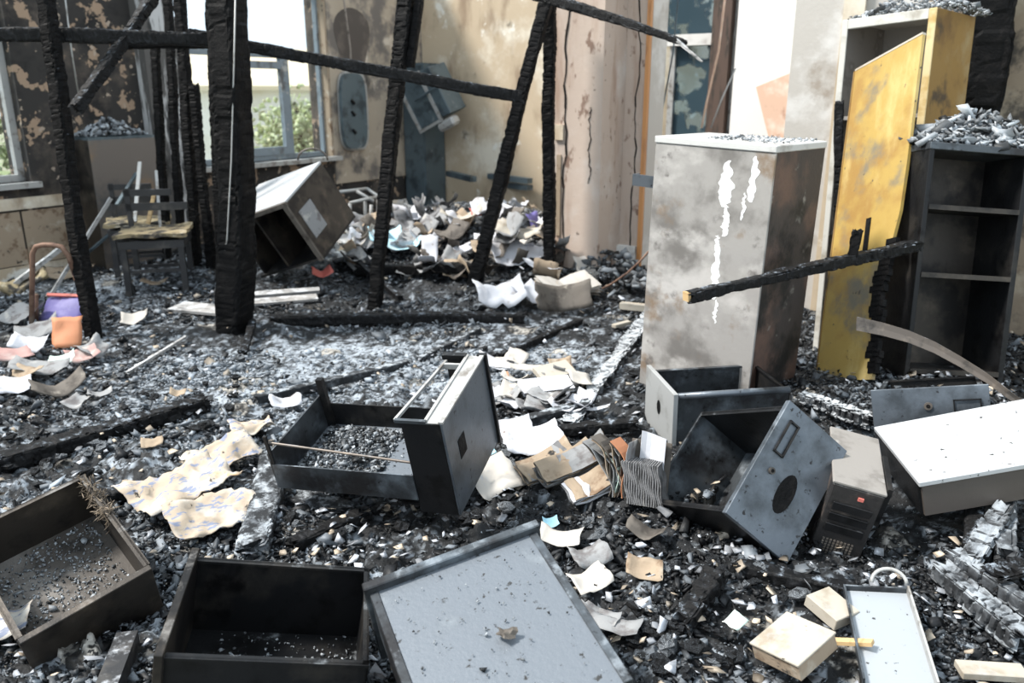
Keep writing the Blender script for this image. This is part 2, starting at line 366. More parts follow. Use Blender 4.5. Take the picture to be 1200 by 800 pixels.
# ------------------------------------------------------------------ mesh building
class MB:
    def __init__(s):
        s.v = []; s.f = []; s.n = 0

    def add(s, v, f):
        v = np.asarray(v, float).reshape(-1, 3)
        s.v.append(v); s.f.extend([tuple(int(i) + s.n for i in q) for q in f]); s.n += len(v)
        return s

    def box(s, x0, y0, z0, x1, y1, z1, R=None, c=None):
        v = np.array([[x, y, z] for z in (z0, z1) for y in (y0, y1) for x in (x0, x1)], float)
        if R is not None:
            c = np.array(c if c is not None else (0, 0, 0), float)
            v = (v - c) @ np.asarray(R, float).T + c
        return s.add(v, [(0, 2, 3, 1), (4, 5, 7, 6), (0, 1, 5, 4), (2, 6, 7, 3), (0, 4, 6, 2), (1, 3, 7, 5)])

    def bar(s, a, b, w, h, up=(0, 0, 1)):
        a = np.array(a, float); b = np.array(b, float); d = b - a; l = np.linalg.norm(d); d /= l
        up = np.array(up, float)
        if abs(up @ d) > .95:
            up = np.array([1.0, 0, 0])
        x = np.cross(d, up); x /= np.linalg.norm(x); y = np.cross(x, d)
        v = []
        for p in (a, b):
            for (i, j) in ((-1, -1), (1, -1), (1, 1), (-1, 1)):
                v.append(p + x * i * w / 2 + y * j * h / 2)
        return s.add(v, [(0, 1, 2, 3), (7, 6, 5, 4), (0, 4, 5, 1), (1, 5, 6, 2), (2, 6, 7, 3), (3, 7, 4, 0)])

    def tube(s, pts, r, n=8, closed=False):
        pts = np.array(pts, float); m = len(pts)
        rr = np.broadcast_to(np.asarray(r, float), (m,))
        T = np.gradient(pts, axis=0); T /= (np.linalg.norm(T, axis=1, keepdims=True) + 1e-9)
        ref = np.array([0, 0, 1.0]) if abs(T[0, 2]) < .9 else np.array([1.0, 0, 0])
        v = []; N0 = None
        for i in range(m):
            if N0 is None:
                N0 = np.cross(T[i], ref)
            N0 = N0 - T[i] * (N0 @ T[i]); N0 /= np.linalg.norm(N0); B = np.cross(T[i], N0)
            for k in range(n):
                a = 2 * math.pi * k / n
                v.append(pts[i] + rr[i] * (math.cos(a) * N0 + math.sin(a) * B))
        f = []
        for i in range(m - 1):
            for k in range(n):
                a = i * n + k; b = i * n + (k + 1) % n
                f.append((a, b, b + n, a + n))
        f.append(tuple(range(n - 1, -1, -1))); f.append(tuple(range((m - 1) * n, m * n)))
        return s.add(v, f)

    def prism(s, poly, t, axis=None):
        """poly: list of 3D points (planar), extruded by vector t"""
        p = np.array(poly, float); n = len(p); t = np.array(t, float)
        f = [tuple(range(n - 1, -1, -1)), tuple(range(n, 2 * n))]
        for i in range(n):
            j = (i + 1) % n
            f.append((i, j, j + n, i + n))
        return s.add(np.concatenate([p, p + t]), f)

    def sheet(s, grid, t=.0015):
        """grid (a,b,3) of points -> a thin closed sheet"""
        g = np.asarray(grid, float); a, b, _ = g.shape
        du = np.gradient(g, axis=0); dv = np.gradient(g, axis=1)
        n = np.cross(du, dv); n /= (np.linalg.norm(n, axis=2, keepdims=True) + 1e-9)
        lo = g - n * t / 2; hi = g + n * t / 2; k = a * b
        v = np.concatenate([hi.reshape(-1, 3), lo.reshape(-1, 3)]); f = []
        for i in range(a - 1):
            for j in range(b - 1):
                q = i * b + j
                f.append((q, q + b, q + b + 1, q + 1)); f.append((k + q, k + q + 1, k + q + b + 1, k + q + b))
        edge = [i for i in range(b)] + [(i + 1) * b - 1 for i in range(1, a)] + [(a - 1) * b + j for j in range(b - 2, -1, -1)] + [i * b for i in range(a - 2, 0, -1)]
        for i in range(len(edge)):
            p, q = edge[i], edge[(i + 1) % len(edge)]
            f.append((p, q, k + q, k + p))
        return s.add(v, f)

    def mesh(s, name, m, smooth=False):
        me = bpy.data.meshes.new(name)
        me.from_pydata(np.concatenate(s.v).tolist(), [], s.f)
        me.materials.append(m)
        if smooth:
            me.polygons.foreach_set('use_smooth', [True] * len(me.polygons))
        me.update()
        return me

    def build(s, name, m, parent=None, smooth=False, bevel=0):
        o = bpy.data.objects.new(name, s.mesh(name, m, smooth))
        COL.objects.link(o)
        if parent is not None:
            o.parent = parent
        if bevel:
            b = o.modifiers.new('bevel', 'BEVEL'); b.width = bevel; b.segments = 1; b.limit_method = 'ANGLE'
        return o


def tag(o, label=None, cat=None, group=None, kind=None):
    if label: o['label'] = label
    if cat: o['category'] = cat
    if group: o['group'] = group
    if kind: o['kind'] = kind
    return o


def frame(O, R):
    M = Matrix(np.asarray(R, float).tolist()).to_4x4(); M.translation = Vector([float(q) for q in O])
    return M


def thing(name, label, cat, O=(0, 0, 0), R=None, group=None):
    e = bpy.data.objects.new(name, None); e.empty_display_size = .1; COL.objects.link(e)
    e.matrix_world = frame(O, R if R is not None else np.eye(3))
    return tag(e, label, cat, group)


def rotz(a):
    c, s = math.cos(a), math.sin(a)
    return np.array([[c, -s, 0], [s, c, 0], [0, 0, 1.0]])


def rotx(a):
    c, s = math.cos(a), math.sin(a)
    return np.array([[1.0, 0, 0], [0, c, -s], [0, s, c]])


def roty(a):
    c, s = math.cos(a), math.sin(a)
    return np.array([[c, 0, s], [0, 1.0, 0], [-s, 0, c]])


def bigmesh(name, v, quads, m, col=None, smooth=False):
    me = bpy.data.meshes.new(name)
    nv = len(v); nq = len(quads)
    me.vertices.add(nv); me.vertices.foreach_set('co', np.ascontiguousarray(v, np.float32).ravel())
    me.loops.add(nq * 4); me.loops.foreach_set('vertex_index', np.ascontiguousarray(quads, np.int32).ravel())
    me.polygons.add(nq); me.polygons.foreach_set('loop_start', np.arange(0, nq * 4, 4, dtype=np.int32))
    me.polygons.foreach_set('loop_total', np.full(nq, 4, np.int32))
    if smooth:
        me.polygons.foreach_set('use_smooth', np.ones(nq, bool))
    me.update(calc_edges=True)
    if col is not None:
        a = me.color_attributes.new('Col', 'FLOAT_COLOR', 'POINT')
        c4 = np.ones((nv, 4), np.float32); c4[:, :3] = col
        a.data.foreach_set('color', c4.ravel())
    me.materials.append(m)
    o = bpy.data.objects.new(name, me); COL.objects.link(o)
    return o


# ------------------------------------------------------------------ the room: two walls at right angles, turned 33 degrees from the view
AZ = math.radians(33)
D1 = np.array([math.sin(AZ), math.cos(AZ), 0]); D2 = np.array([math.cos(AZ), -math.sin(AZ), 0]); ZZ = np.array([0, 0, 1.0])
WA = np.array([-4.4, 7.2, 0]); KC = WA + D1 * 5.74; WR = np.array([.94, 7.0, 0]); WN = np.array([2.2, 8.57, 0])


def wall_R(u):  # local x along the wall, y away from the room, z up
    n = np.cross(ZZ, u)
    return np.stack([u, n, ZZ], 1)


def wall_mesh(L0, L1, z0, z1, th, holes, y0=0.0):
    mb = MB(); ts = sorted({L0, L1, *[h[0] for h in holes], *[h[1] for h in holes]})
    ts = [t for t in ts if L0 <= t <= L1]
    for a, b in zip(ts[:-1], ts[1:]):
        cuts = sorted([(h[2], h[3]) for h in holes if h[0] <= a + 1e-6 and h[1] >= b - 1e-6]); z = z0
        for (q0, q1) in cuts:
            if q0 > z: mb.box(a, y0, z, b, y0 + th, q0)
            z = q1
        if z < z1: mb.box(a, y0, z, b, y0 + th, z1)
    return mb


def put(o, O, R):
    o.matrix_world = frame(O, R)
    return o


def struct(name, mb, m, O=None, R=None, parent=None, label=None):
    o = mb.build(name, m, parent)
    if O is not None: put(o, O, R)
    if parent is None: o['kind'] = 'structure'
    if label: o['label'] = label
    return o


# ground beyond the walls
struct('floor_outside', MB().box(-40, -6, -.6, 40, 60, -.25), EARTH, label='bare earth outside the burnt building')
RL = wall_R(D1); RB = wall_R(D2)
H1 = 3.6
w = struct('wall_left', wall_mesh(-6.5, 6.1, -.3, H1, .35, [(-1.6, .18, .85, 2.95), (1.80, 3.93, .85, 3.0)]), P_SOOT, WA, RL, label='soot-blackened plaster wall with two bright windows')
struct('wall_back', wall_mesh(0, 4.5, -.3, H1, .3, []), P_TAN, KC, RB, label='tan smoke-stained plaster wall behind the rubble heap')
wr = struct('wall_right', wall_mesh(-.6, 6.0, -.3, H1, .3, [(.215, 1.34, -.3, 2.75)]), P_GREY, WR, RB, label='washed grey plaster wall with the open doorway')
struct('wall_beyond', wall_mesh(-1.35, 4, -.3, H1, .25, [(-.95, .03, .7, 2.9)]), P_WHITE, WN, RB, label='sunlit white wall of the room beyond the doorway')
# pale pier at the end of the right wall: set forward from it
PO = WR - D1 * .42
pier = struct('wall_pier', MB().box(-.46, 0, -.3, 0, .72, H1), P_PIER, PO, RB, label='pinkish cracked plaster pier between tan wall and doorway')
struct('wall_pier_return', MB().box(0.0, -.012, -.3, .17, 0, H1), P_PIER, WR, RB, label='pinkish plaster strip beside the door frame')
struct('wall_pier_edge', MB().box(-.56, .1, -.3, -.46, .72, H1), P_TAN, PO, RB, label='cream edge strip of the plaster pier')


def crack(x, z0, z1, amp, seed, parent, y=-.004, wdt=.012):
    rnd = random.Random(seed); mb = MB(); n = 26; pts = []
    for i in range(n):
        pts.append((x + rnd.uniform(-amp, amp) + math.sin(i * .6 + seed) * amp, y, z0 + (z1 - z0) * i / (n - 1)))
    for a, b in zip(pts[:-1], pts[1:]):
        ww = wdt * rnd.uniform(.4, 1.3)
        mb.bar(a, b, .006, ww, up=(1, 0, 0))
    return mb.build('crack', CHAR_BLACK, parent)


crack(-.33, .2, 2.5, .012, 1, pier); crack(-.10, .9, 1.5, .010, 5, pier, wdt=.006)
ret = bpy.data.objects['wall_pier_return']
crack(.11, .35, 2.4, .012, 3, ret, y=-.016, wdt=.009)
MB().box(-.42, -.02, 1.24, -.34, .0, 1.36).build('plaster_scar', P_TAN, pier)
MB().box(-.40, -.012, .45, -.36, .0, 1.12).build('plaster_scar', PAPERTAN, pier)
# door frame and skirting
dj = struct('door_1', MB().box(.178, -.035, -.1, .212, -.012, 2.8).box(.19, -.012, -.1, .212, .03, 2.8), FRAMEWOOD, WR, RB, label='varnished orange-brown frame of the open doorway')
MB().box(1.335, .28, -.1, 1.38, .33, 2.8).build('jamb', FRAMEWOOD, dj)
MB().box(.225, -.02, 2.72, 1.335, .30, 2.8).build('head', FRAMEWOOD, dj)
sk = struct('baseboard_right', MB().box(.0, -.05, -.1, .17, -.012, .33).box(0, -.06, .29, .17, -.012, .35).box(0, -.07, .08, .17, -.012, .20), WHITETRIM, WR, RB, label='white moulded skirting at the foot of the doorway wall')
struct('trim_1', MB().box(1.33, -.035, -.1, 1.66, -.001, H1), P_GREY, WR, RB, label='light grey plaster jamb right of the doorway')
struct('trim_2', MB().box(1.66, -.05, -.1, 1.80, -.001, H1), P_TAN, WR, RB, label='brown stained strip beside the yellow cabinet')
struct('trim_6', MB().box(2.2, -.03, -.1, 6.0, -.001, H1), mat('smoked_brown_plaster', (.30, .235, .17), .9, 0, [((.46, .39, .30), 2, .48, .64, 7), ((.07, .06, .05), 3, .54, .66, 7)], bump=.3, bscale=18), WR, RB, label='smoke-browned plaster right of the yellow locker')
# low sill ledge and panelling on the left wall
lp = struct('trim_3', MB().box(-4, -.03, -.1, .55, -.002, .12).box(-4, -.025, .62, .55, -.002, .72), P_TAN, WA, RL, label='scorched rail below the left window')
for i in range(8):
    MB().box(-3.6 + i * .52, -.014, .13, -3.1 + i * .52, -.002, .60).build('panel', PAPERTAN, lp)
# streaked pilaster between the windows
pl = struct('trim_4', MB().box(1.35, -.16, -.1, 1.72, -.002, H1), mat('ash_streaked_plaster', (.10, .095, .09), .9, 0, [((.50, .50, .50), (9, 9, .9), .50, .56, 6), ((.03, .03, .03), (6, 6, 1.2), .54, .62, 6)], bump=.3), WA, RL, label='black pilaster with white ash streaks between the windows')
struct('trim_5', MB().box(3.93, -.02, .5, 5.74, -.001, H1), mat('smoked_plaster_left', (.42, .35, .27), .9, 0, [((.16, .14, .125), 2.0, .47, .60, 7), ((.60, .52, .43), 3, .56, .68, 6), ((.05, .048, .046), (3, 3, 1.2), .57, .68, 6)], bump=.3, bscale=16), WA, RL, label='smoke-streaked plaster between the bright window and the corner')


def window_frame(name, t0, t1, z0, z1, O, R, m, bars, panes, label, depth=.05, gm=GLASS):
    w_ = struct(name, MB().box(t0, .10, z0, t1, .16, z0 + .06).box(t0, .10, z1 - .06, t1, .16, z1).box(t0, .10, z0, t0 + .06, .16, z1).box(t1 - .06, .10, z0, t1, .16, z1), m, O, R, label=label)
    for (a, b, c, d) in bars:
        MB().box(a, .09, b, c, .15, d).build('glazing_bar', m, w_)
    for (a, b, c, d) in panes:
        MB().box(a, .125, b, c, .131, d).build('pane', gm, w_)
    return w_


w2 = window_frame('window_2', 1.80, 3.93, .85, 3.0, WA, RL, FRAMEPAINT,
                  [(1.86, 2.0, 3.87, 2.08), (2.50, .91, 2.60, 2.0), (3.25, .91, 3.37, 2.0), (2.72, 2.08, 2.80, 2.94), (2.6, .95, 2.66, 1.98), (2.66, 1.88, 3.25, 1.96), (2.66, .91, 3.25, 1.0)],
                  [(2.66, 1.0, 3.25, 1.88), (1.86, .91, 2.50, 2.0), (3.37, .91, 3.87, 2.0), (1.86, 2.08, 2.72, 2.94), (2.80, 2.08, 3.87, 2.94)], 'blown-out bright window with grey-blue glazing bars')
MB().box(1.74, -.10, .80, 3.99, .10, .85).build('sill', PALEMETAL, w2)
MB().box(3.90, -.01, .85, 3.96, .10, 3.0).build('reveal', PAPERTAN, w2)
w1 = window_frame('window_1', -1.6, .18, .85, 2.95, WA, RL, PALEMETAL, [(-.75, .91, -.67, 2.89), (-1.54, 2.0, .12, 2.07)], [(-1.54, .91, -.75, 2.0), (-.67, .91, .12, 2.0), (-1.54, 2.07, -.75, 2.89), (-.67, 2.07, .12, 2.89)], 'bright window at the left edge with foliage outside')
MB().box(-1.66, -.06, .80, .24, .10, .85).build('sill', PALEMETAL, w1)
w3 = window_frame('window_3', -.95, .03, .7, 2.9, WN, RB, PALEMETAL, [(-.95, 2.08, .03, 2.19), (-.70, .76, -.64, 2.08)],
                  [(-.64, .76, -.20, 2.08), (-.89, 2.19, -.20, 2.84), (-.89, .76, -.70, 2.08)], 'soot-darkened window in the room beyond the doorway')
for c in w3.children:
    if c.name.startswith('pane') and c.data.vertices[0].co.x > -.8 or (c.name.startswith('pane') and c.data.vertices[0].co.z > 2):
        c.data.materials[0] = SOOTGLASS
MB().box(-.22, -.02, .7, -.03, .12, 2.9).build('charred_jamb', DARKWOOD, w3)
MB().box(-.72, .05, 2.08, -.22, .12, 2.19).build('transom', WHITETRIM, w3)
MB().box(-.98, -.12, .66, .06, .10, .70).build('sill', PALEMETAL, w3)

# ------------------------------------------------------------------ rubble-covered floor
rows, cols = 700, 580
tv = np.linspace(0, 1, rows); yy = 1.15 * (13.5 / 1.15) ** tv
uu = np.linspace(-1, 1, cols)
Yg = np.repeat(yy[:, None], cols, 1)
Xg = uu[None, :] * (0.72 * Yg + 1.0)
near = np.clip((7 - Yg) / 5, .35, 1)
Hb = base_h(Xg, Yg)
s1, r1, e1 = shards(Xg / .055, Yg / .055, 11)
s2, r2, e2 = shards(Xg / .15, Yg / .15, 23)
s3, r3, e3 = shards(Xg / .022, Yg / .022, 37)
den = np.clip(fbm(Xg * 1.6, Yg * 1.6, 51, 4) * 2.6 - .75, .10, 1.0)


def ash_map(x, y):
    a = .07 + .45 * np.clip(fbm(x * 1.1 + 9, y * 1.1, 77, 4) * 2.4 - .85, 0, 1)
    for (px, py, rx, ry, s_) in ((400, 405, .75, .30, .9), (500, 440, .6, .35, .7), (640, 430, .6, .5, .65), (160, 345, .9, .6, .5), (260, 440, .7, .5, .35), (560, 380, .8, .4, .45), (330, 490, .3, .3, .4)):
        g = G(px, py, .03)
        a = a + s_ * np.exp(-((x - g[0]) / rx) ** 2 - ((y - g[1]) / ry) ** 2)
    for (px, py, rx, ry, s_) in ((1000, 720, .8, .45, -.2), (600, 650, .5, .25, -.12), (60, 520, .8, .35, -.18), (880, 460, .8, .4, -.2), (760, 640, .3, .2, -.3)):
        g = G(px, py, .03)
        a = a + s_ * np.exp(-((x - g[0]) / rx) ** 2 - ((y - g[1]) / ry) ** 2)
    return np.clip(a, .02, 1)


ga = G(400, 405, .03)
flat = np.exp(-((Xg - ga[0]) / .65) ** 2 - ((Yg - ga[1]) / .22) ** 2)
den = den * (1 - .85 * flat)
clump = np.clip(fbm(Xg * 11, Yg * 11, 61, 4) * 2 - .8, 0, 1)
Zg = Hb + near * den * clump * .05 + near * den * ((s1 - .5) * .030 + (s2 - .5) * .055 + (s3 - .5) * .012) + (fbm(Xg * 24, Yg * 24, 91, 3) - .5) * .012
Zg = sink(Xg, Yg, Zg - .0)
am = ash_map(Xg, Yg)
k = np.clip((am * 1.0 + (r1 - .5) * .9 + (r2 - .5) * .3 + (r3 - .5) * .9 + (fbm(Xg * 21, Yg * 21, 5, 4) - .5) * .9) - .22, 0, 1)
k = k * k * (3 - 2 * k)
charc = np.array([.012, .013, .0145]); ashc = np.array([.37, .415, .465])
warm = (r2 > .93)[..., None]
colg = charc * (1 - k[..., None]) + ashc * k[..., None]
colg = np.where(warm, colg * np.array([1.15, .98, .80]), colg)
idx = np.arange(rows * cols).reshape(rows, cols)
q = np.stack([idx[:-1, :-1], idx[:-1, 1:], idx[1:, 1:], idx[1:, :-1]], -1).reshape(-1, 4)
fl = bigmesh('floor', np.stack([Xg, Yg, Zg], -1).reshape(-1, 3), q, RUBBLE, colg.reshape(-1, 3))
tag(fl, 'floor buried under charcoal rubble and pale ash', kind='structure')


# loose debris: far too many bits to count
def chunk_mesh(name, pos, size, colr, m, seed, tilt=.6, label=None, cat=None, R=None):
    rg = np.random.default_rng(seed); n = len(pos)
    cube = np.array([[x, y, z] for z in (-1, 1) for y in (-1, 1) for x in (-1, 1)], float) * .5
    v = np.repeat(cube[None], n, 0) * (1 + rg.uniform(-.75, .35, (n, 8, 3)))
    v = v * size[:, None, :]
    az = rg.uniform(0, 6.283, n); tx = rg.normal(0, tilt, n); ty = rg.normal(0, tilt, n)
    c, s = np.cos(tx), np.sin(tx); y_ = v[..., 1] * c[:, None] - v[..., 2] * s[:, None]; z_ = v[..., 1] * s[:, None] + v[..., 2] * c[:, None]
    v = np.stack([v[..., 0], y_, z_], -1)
    c, s = np.cos(ty), np.sin(ty); x_ = v[..., 0] * c[:, None] + v[..., 2] * s[:, None]; z_ = -v[..., 0] * s[:, None] + v[..., 2] * c[:, None]
    v = np.stack([x_, v[..., 1], z_], -1)
    c, s = np.cos(az), np.sin(az); x_ = v[..., 0] * c[:, None] - v[..., 1] * s[:, None]; y_ = v[..., 0] * s[:, None] + v[..., 1] * c[:, None]
    v = np.stack([x_, y_, v[..., 2]], -1) + pos[:, None, :]
    fc = np.array([(0, 2, 3, 1), (4, 5, 7, 6), (0, 1, 5, 4), (2, 6, 7, 3), (0, 4, 6, 2), (1, 3, 7, 5)])
    f = (fc[None] + (np.arange(n) * 8)[:, None, None]).reshape(-1, 4)
    col = np.repeat(colr[:, None, :], 8, 1).reshape(-1, 3)
    o = bigmesh(name, v.reshape(-1, 3), f, m, col)
    if label: tag(o, label, cat, kind='stuff')
    return o


def scatter(n, seed, ymin=1.3, ymax=10.5, power=1.0):
    rg = np.random.default_rng(seed)
    y = ymin * (ymax / ymin) ** (rg.uniform(0, 1, n) ** power)
    x = rg.uniform(-1, 1, n) * (0.70 * y + .6)
    keep = fbm(x * 1.9 + 4, y * 1.9, seed, 3) * 2.4 - .62 > rg.uniform(0, 1, n)
    g_ = np.exp(-((x - ga[0]) / .65) ** 2 - ((y - ga[1]) / .22) ** 2)
    keep &= rg.uniform(0, 1, n) > g_ * .9
    left = D2[0] * (x - WA[0]) + D2[1] * (y - WA[1]) > .12
    back = D1[0] * (x - KC[0]) + D1[1] * (y - KC[1]) < -.1
    keep &= left & back
    wv = D1[0] * (x - WR[0]) + D1[1] * (y - WR[1]); ws = D2[0] * (x - WR[0]) + D2[1] * (y - WR[1])
    keep &= ~((wv > -.06) & (wv < .34) & (ws > -.6) & ((ws < .22) | (ws > 1.33)))
    keep &= ~((wv > -.44) & (wv < .34) & (ws > -.58) & (ws < .02))
    return x[keep], y[keep], rg


x, y, rg = scatter(190000, 5)
n = len(x)
sz = np.clip(rg.lognormal(math.log(.0085), .55, n), .004, .04) * np.clip(.7 + y * .12, .9, 1.8)
size = np.stack([sz * rg.uniform(1.0, 2.4, n), sz * rg.uniform(.6, 1.3, n), sz * rg.uniform(.25, .8, n)], 1)
cl = np.clip(fbm(x * 11, y * 11, 61, 4) * 2 - .8, 0, 1)
z = sink(x, y, base_h(x, y) + sz * .2 + rg.uniform(-.012, .014, n) + cl * .02)
am = ash_map(x, y)
kk = np.clip(am * .8 + rg.normal(0, .27, n) - .13, 0, 1)[:, None]
colr = np.array([.014, .015, .017]) * (1 - kk) + np.array([.36, .405, .455]) * kk
pale = rg.uniform(0, 1, n) < .012
colr[pale] = np.array([.36, .32, .27]) * rg.uniform(.6, 1.4, (pale.sum(), 1))
chunk_mesh('charcoal_rubble', np.stack([x, y, z], 1), size, colr, DEBRIS, 9, .45, 'loose charcoal bits and ash flakes strewn over the whole floor', 'rubble')

# paper scraps and pale flakes
x, y, rg = scatter(4500, 15, 1.6, 10)
n = len(x)
sz = rg.uniform(.012, .035, n)
size = np.stack([sz * rg.uniform(.8, 1.6, n), sz, np.full(n, .003)], 1)
tone = rg.uniform(.12, .65, (n, 1))
hue = np.where(rg.uniform(0, 1, (n, 1)) < .3, np.array([[1.0, .84, .66]]), np.array([[.92, .97, 1.06]]))
chunk_mesh('paper_scraps', np.stack([x, y, base_h(x, y) + .03 + rg.uniform(0, .02, n)], 1), size, tone * hue, DEBRIS, 19, .35, 'small torn paper scraps scattered thinly through the rubble', 'scraps')


# ------------------------------------------------------------------ charred timber
def beam_mesh(name, L, w_, h_, seed, m, block=.04, depth=.006, taper=(1, 1), bend=0.0, res=None, sides=None, cracked=False):
    rs = np.random.default_rng(seed)
    res = res or (.0055 if cracked else max(.010, w_ * .09))
    m_ = int(max(12, min(420, L / res))); n_ = sides or int(max(16, min(64 if cracked else 48, 2 * (w_ + h_) / res)))
    s_ = np.linspace(0, L, m_); th = np.linspace(0, 2 * math.pi, n_, endpoint=False)
    S, T = np.meshgrid(s_, th, indexing='ij')
    c, sn = np.cos(T), np.sin(T)
    e = .38
    X = np.sign(c) * np.abs(c) ** e * w_ / 2; Y = np.sign(sn) * np.abs(sn) ** e * h_ / 2
    per = 2 * (w_ + h_); V = T / (2 * math.pi) * per
    row = np.floor(V / block * .8 + .5); off = h2(row, row * 0 + seed, 3); block = block * .8; depth = depth * .62
    a = S / (block * (.8 + .6 * off)) + off * 5 + fbm(S * 9, V * 9, seed, 2) * 1.6
    fa = np.abs(a - np.floor(a) - .5) * 2; fb_ = V / block * .8 + .5 + (fbm(S * 7, V * 3, seed + 3, 2) - .5) * .6
    fb = np.abs(fb_ - np.floor(fb_) - .5) * 2
    cr = np.maximum(np.clip((fa - .72) / .28, 0, 1), np.clip((fb - .78) / .22, 0, 1) * .7) * (1.5 if cracked else np.clip(fbm(S * 6 + 2, V * 11, seed + 21, 3) * 3.2 - 1.1, 0, 1))
    cellr = h2(np.floor(a), np.floor(fb_), seed + 9)
    rad = 1 - (cr * depth * 1.3 + (cellr - .5) * depth * 1.2 + (fbm(S * 4 + seed, V * 6, seed + 5, 4) - .45) * depth * 2.2) / (min(w_, h_) / 2)
    rad = np.clip(rad, .35, 1.25)
    tp = taper[0] + (taper[1] - taper[0]) * (S / L)
    tp = tp * (1 + .10 * (fbm(S * 2.2 + 7, S * 0, seed + 13, 3) - .5) * 2)
    X = X * rad * tp; Y = Y * rad * tp
    wob = (fbm(s_ * 1.3 + seed, s_ * 0, seed + 1, 3) - .5) * w_ * .5
    X = X + wob[:, None] + bend * np.sin(math.pi * s_ / L)[:, None]; Y = Y + (fbm(s_ * 1.1, s_ * 0, seed + 2, 3) - .5)[:, None] * h_ * .35
    jag = (h2(np.arange(n_), np.full(n_, seed), 1) - .5) * w_ * .6
    S = S.copy(); S[0] += jag; S[-1] += jag[::-1]
    v = np.stack([X, Y, S], -1).reshape(-1, 3)
    f = []
    for i in range(m_ - 1):
        b0 = i * n_
        for k_ in range(n_):
            k2 = (k_ + 1) % n_
            f.append((b0 + k_, b0 + k2, b0 + n_ + k2, b0 + n_ + k_))
    mb = MB(); mb.add(v, f)
    c0 = v[:n_].mean(0); c1 = v[-n_:].mean(0)
    b0 = (m_ - 1) * n_
    f2 = [(k_, len(v), (k_ + 1) % n_) for k_ in range(n_)] + [(b0 + (k_ + 1) % n_, len(v) + 1, b0 + k_) for k_ in range(n_)]
    mb.f += [tuple(reversed(q_)) for q_ in f2]
    mb.v.append(np.array([c0 + [0, 0, w_ * .1], c1 - [0, 0, w_ * .1]])); mb.n += 2
    me = mb.mesh(name, m)
    return me


def axis_frame(p0, p1, roll=0.0):
    p0 = np.array(p0, float); p1 = np.array(p1, float); d = p1 - p0; L = np.linalg.norm(d); d /= L
    ref = np.array([0, 0, 1.0]) if abs(d[2]) < .85 else np.array([0.35, 1.0, 0])
    x_ = np.cross(ref, d); x_ /= np.linalg.norm(x_); y_ = np.cross(d, x_)
    R = np.stack([x_, y_, d], 1) @ rotz(roll)
    return p0, R, L


BEAMN = [0]


def beam(name, p0, p1, w_, h_, label, cat='beam', m=None, parent=None, group=None, roll=0.0, **kw):
    BEAMN[0] += 1
    O, R, L = axis_frame(p0, p1, roll)
    o = bpy.data.objects.new(name, beam_mesh(name, L, w_, h_, BEAMN[0] * 17 + 3, m or CHAR_BLACK, **kw))
    COL.objects.link(o)
    if parent is None:
        o.matrix_world = frame(O, R); tag(o, label, cat, group)
    else:
        o.matrix_basis = frame(O, R); o.parent = parent
    return o


def extend(p0, p1, k_):
    p0 = np.array(p0); p1 = np.array(p1)
    return p0 + (p1 - p0) * k_


def gpost(px, py, lift=-.08):
    return GD(px, py, lift)


b = gpost(276, 383); t = P(269, 0, b[1] + .05)
beam('charred_post', b, extend(b, t, 1.22), .205, .20, 'thickest upright charred post, standing left of the fallen bookcase', 'post', block=.07, depth=.012)
b = gpost(109, 394); t = P(52, 0, b[1] + .25)
beam('charred_post', b, extend(b, t, 1.2), .088, .085, 'leaning charred post in front of the burnt chairs at far left', 'post', depth=.008)
b = gpost(437, 360); t = P(476, 0, b[1] + .3)
beam('charred_post', b, extend(b, t, 1.15), .105, .09, 'leaning charred post right of the fallen bookcase', 'post', depth=.010)
t0 = extend(b, t, .80) + np.array([.07, 0, 0]); 
beam('charred_splinter', t0, extend(b, t, 1.15) + np.array([.12, -.03, 0]), .06, .06, 'charred splinter beside the leaning post right of the fallen bookcase', 'timber')
b7 = gpost(553, 333); t7 = P(642, 0, b7[1] + .2)
beam('charred_post', b7, extend(b7, t7, 1.15), .10, .095, 'steeply leaning charred post standing before the tan wall', 'post', depth=.010)
# the black post against the pier
pb = P(643, 310, 6.62); pt = P(642, 15, 6.62)
beam('charred_post', pb, extend(pb, pt, 1.1), .095, .09, 'charred upright post against the pinkish plaster pier', 'post', depth=.010)
# horizontals
pm = P(252, 47, 5.75)
beam('charred_beam', P(-60, 40, 5.35), P(262, 47, 5.72), .085, .09, 'horizontal charred beam crossing the left windows', depth=.007, m=CHAR)
beam('charred_beam', P(222, 40, 5.80), P(612, 113, 6.05), .085, .085, 'long sloping charred beam from the thick post to the leaning post', depth=.007, m=CHAR)
beam('charred_beam', P(130, 52, 5.9), P(250, 50, 5.95), .07, .07, 'short charred beam beneath the horizontal one at the left', depth=.007)
beam('charred_beam', P(190, -18, 5.9), P(88, 127, 5.2), .075, .07, 'short diagonal charred rafter at the upper left', depth=.010, m=CHAR)
beam('charred_beam', P(630, -8, 6.0), P(800, 50, 5.2), .085, .08, 'tapering charred rafter end hanging above the doorway', depth=.010, taper=(1, .55), m=CHAR)
beam('grey_splinter', P(794, 48, 5.2), P(822, 72, 5.1), .03, .02, 'pale splinter on the tip of the rafter above the doorway', 'timber', m=GREYPLANK, taper=(1, .5))
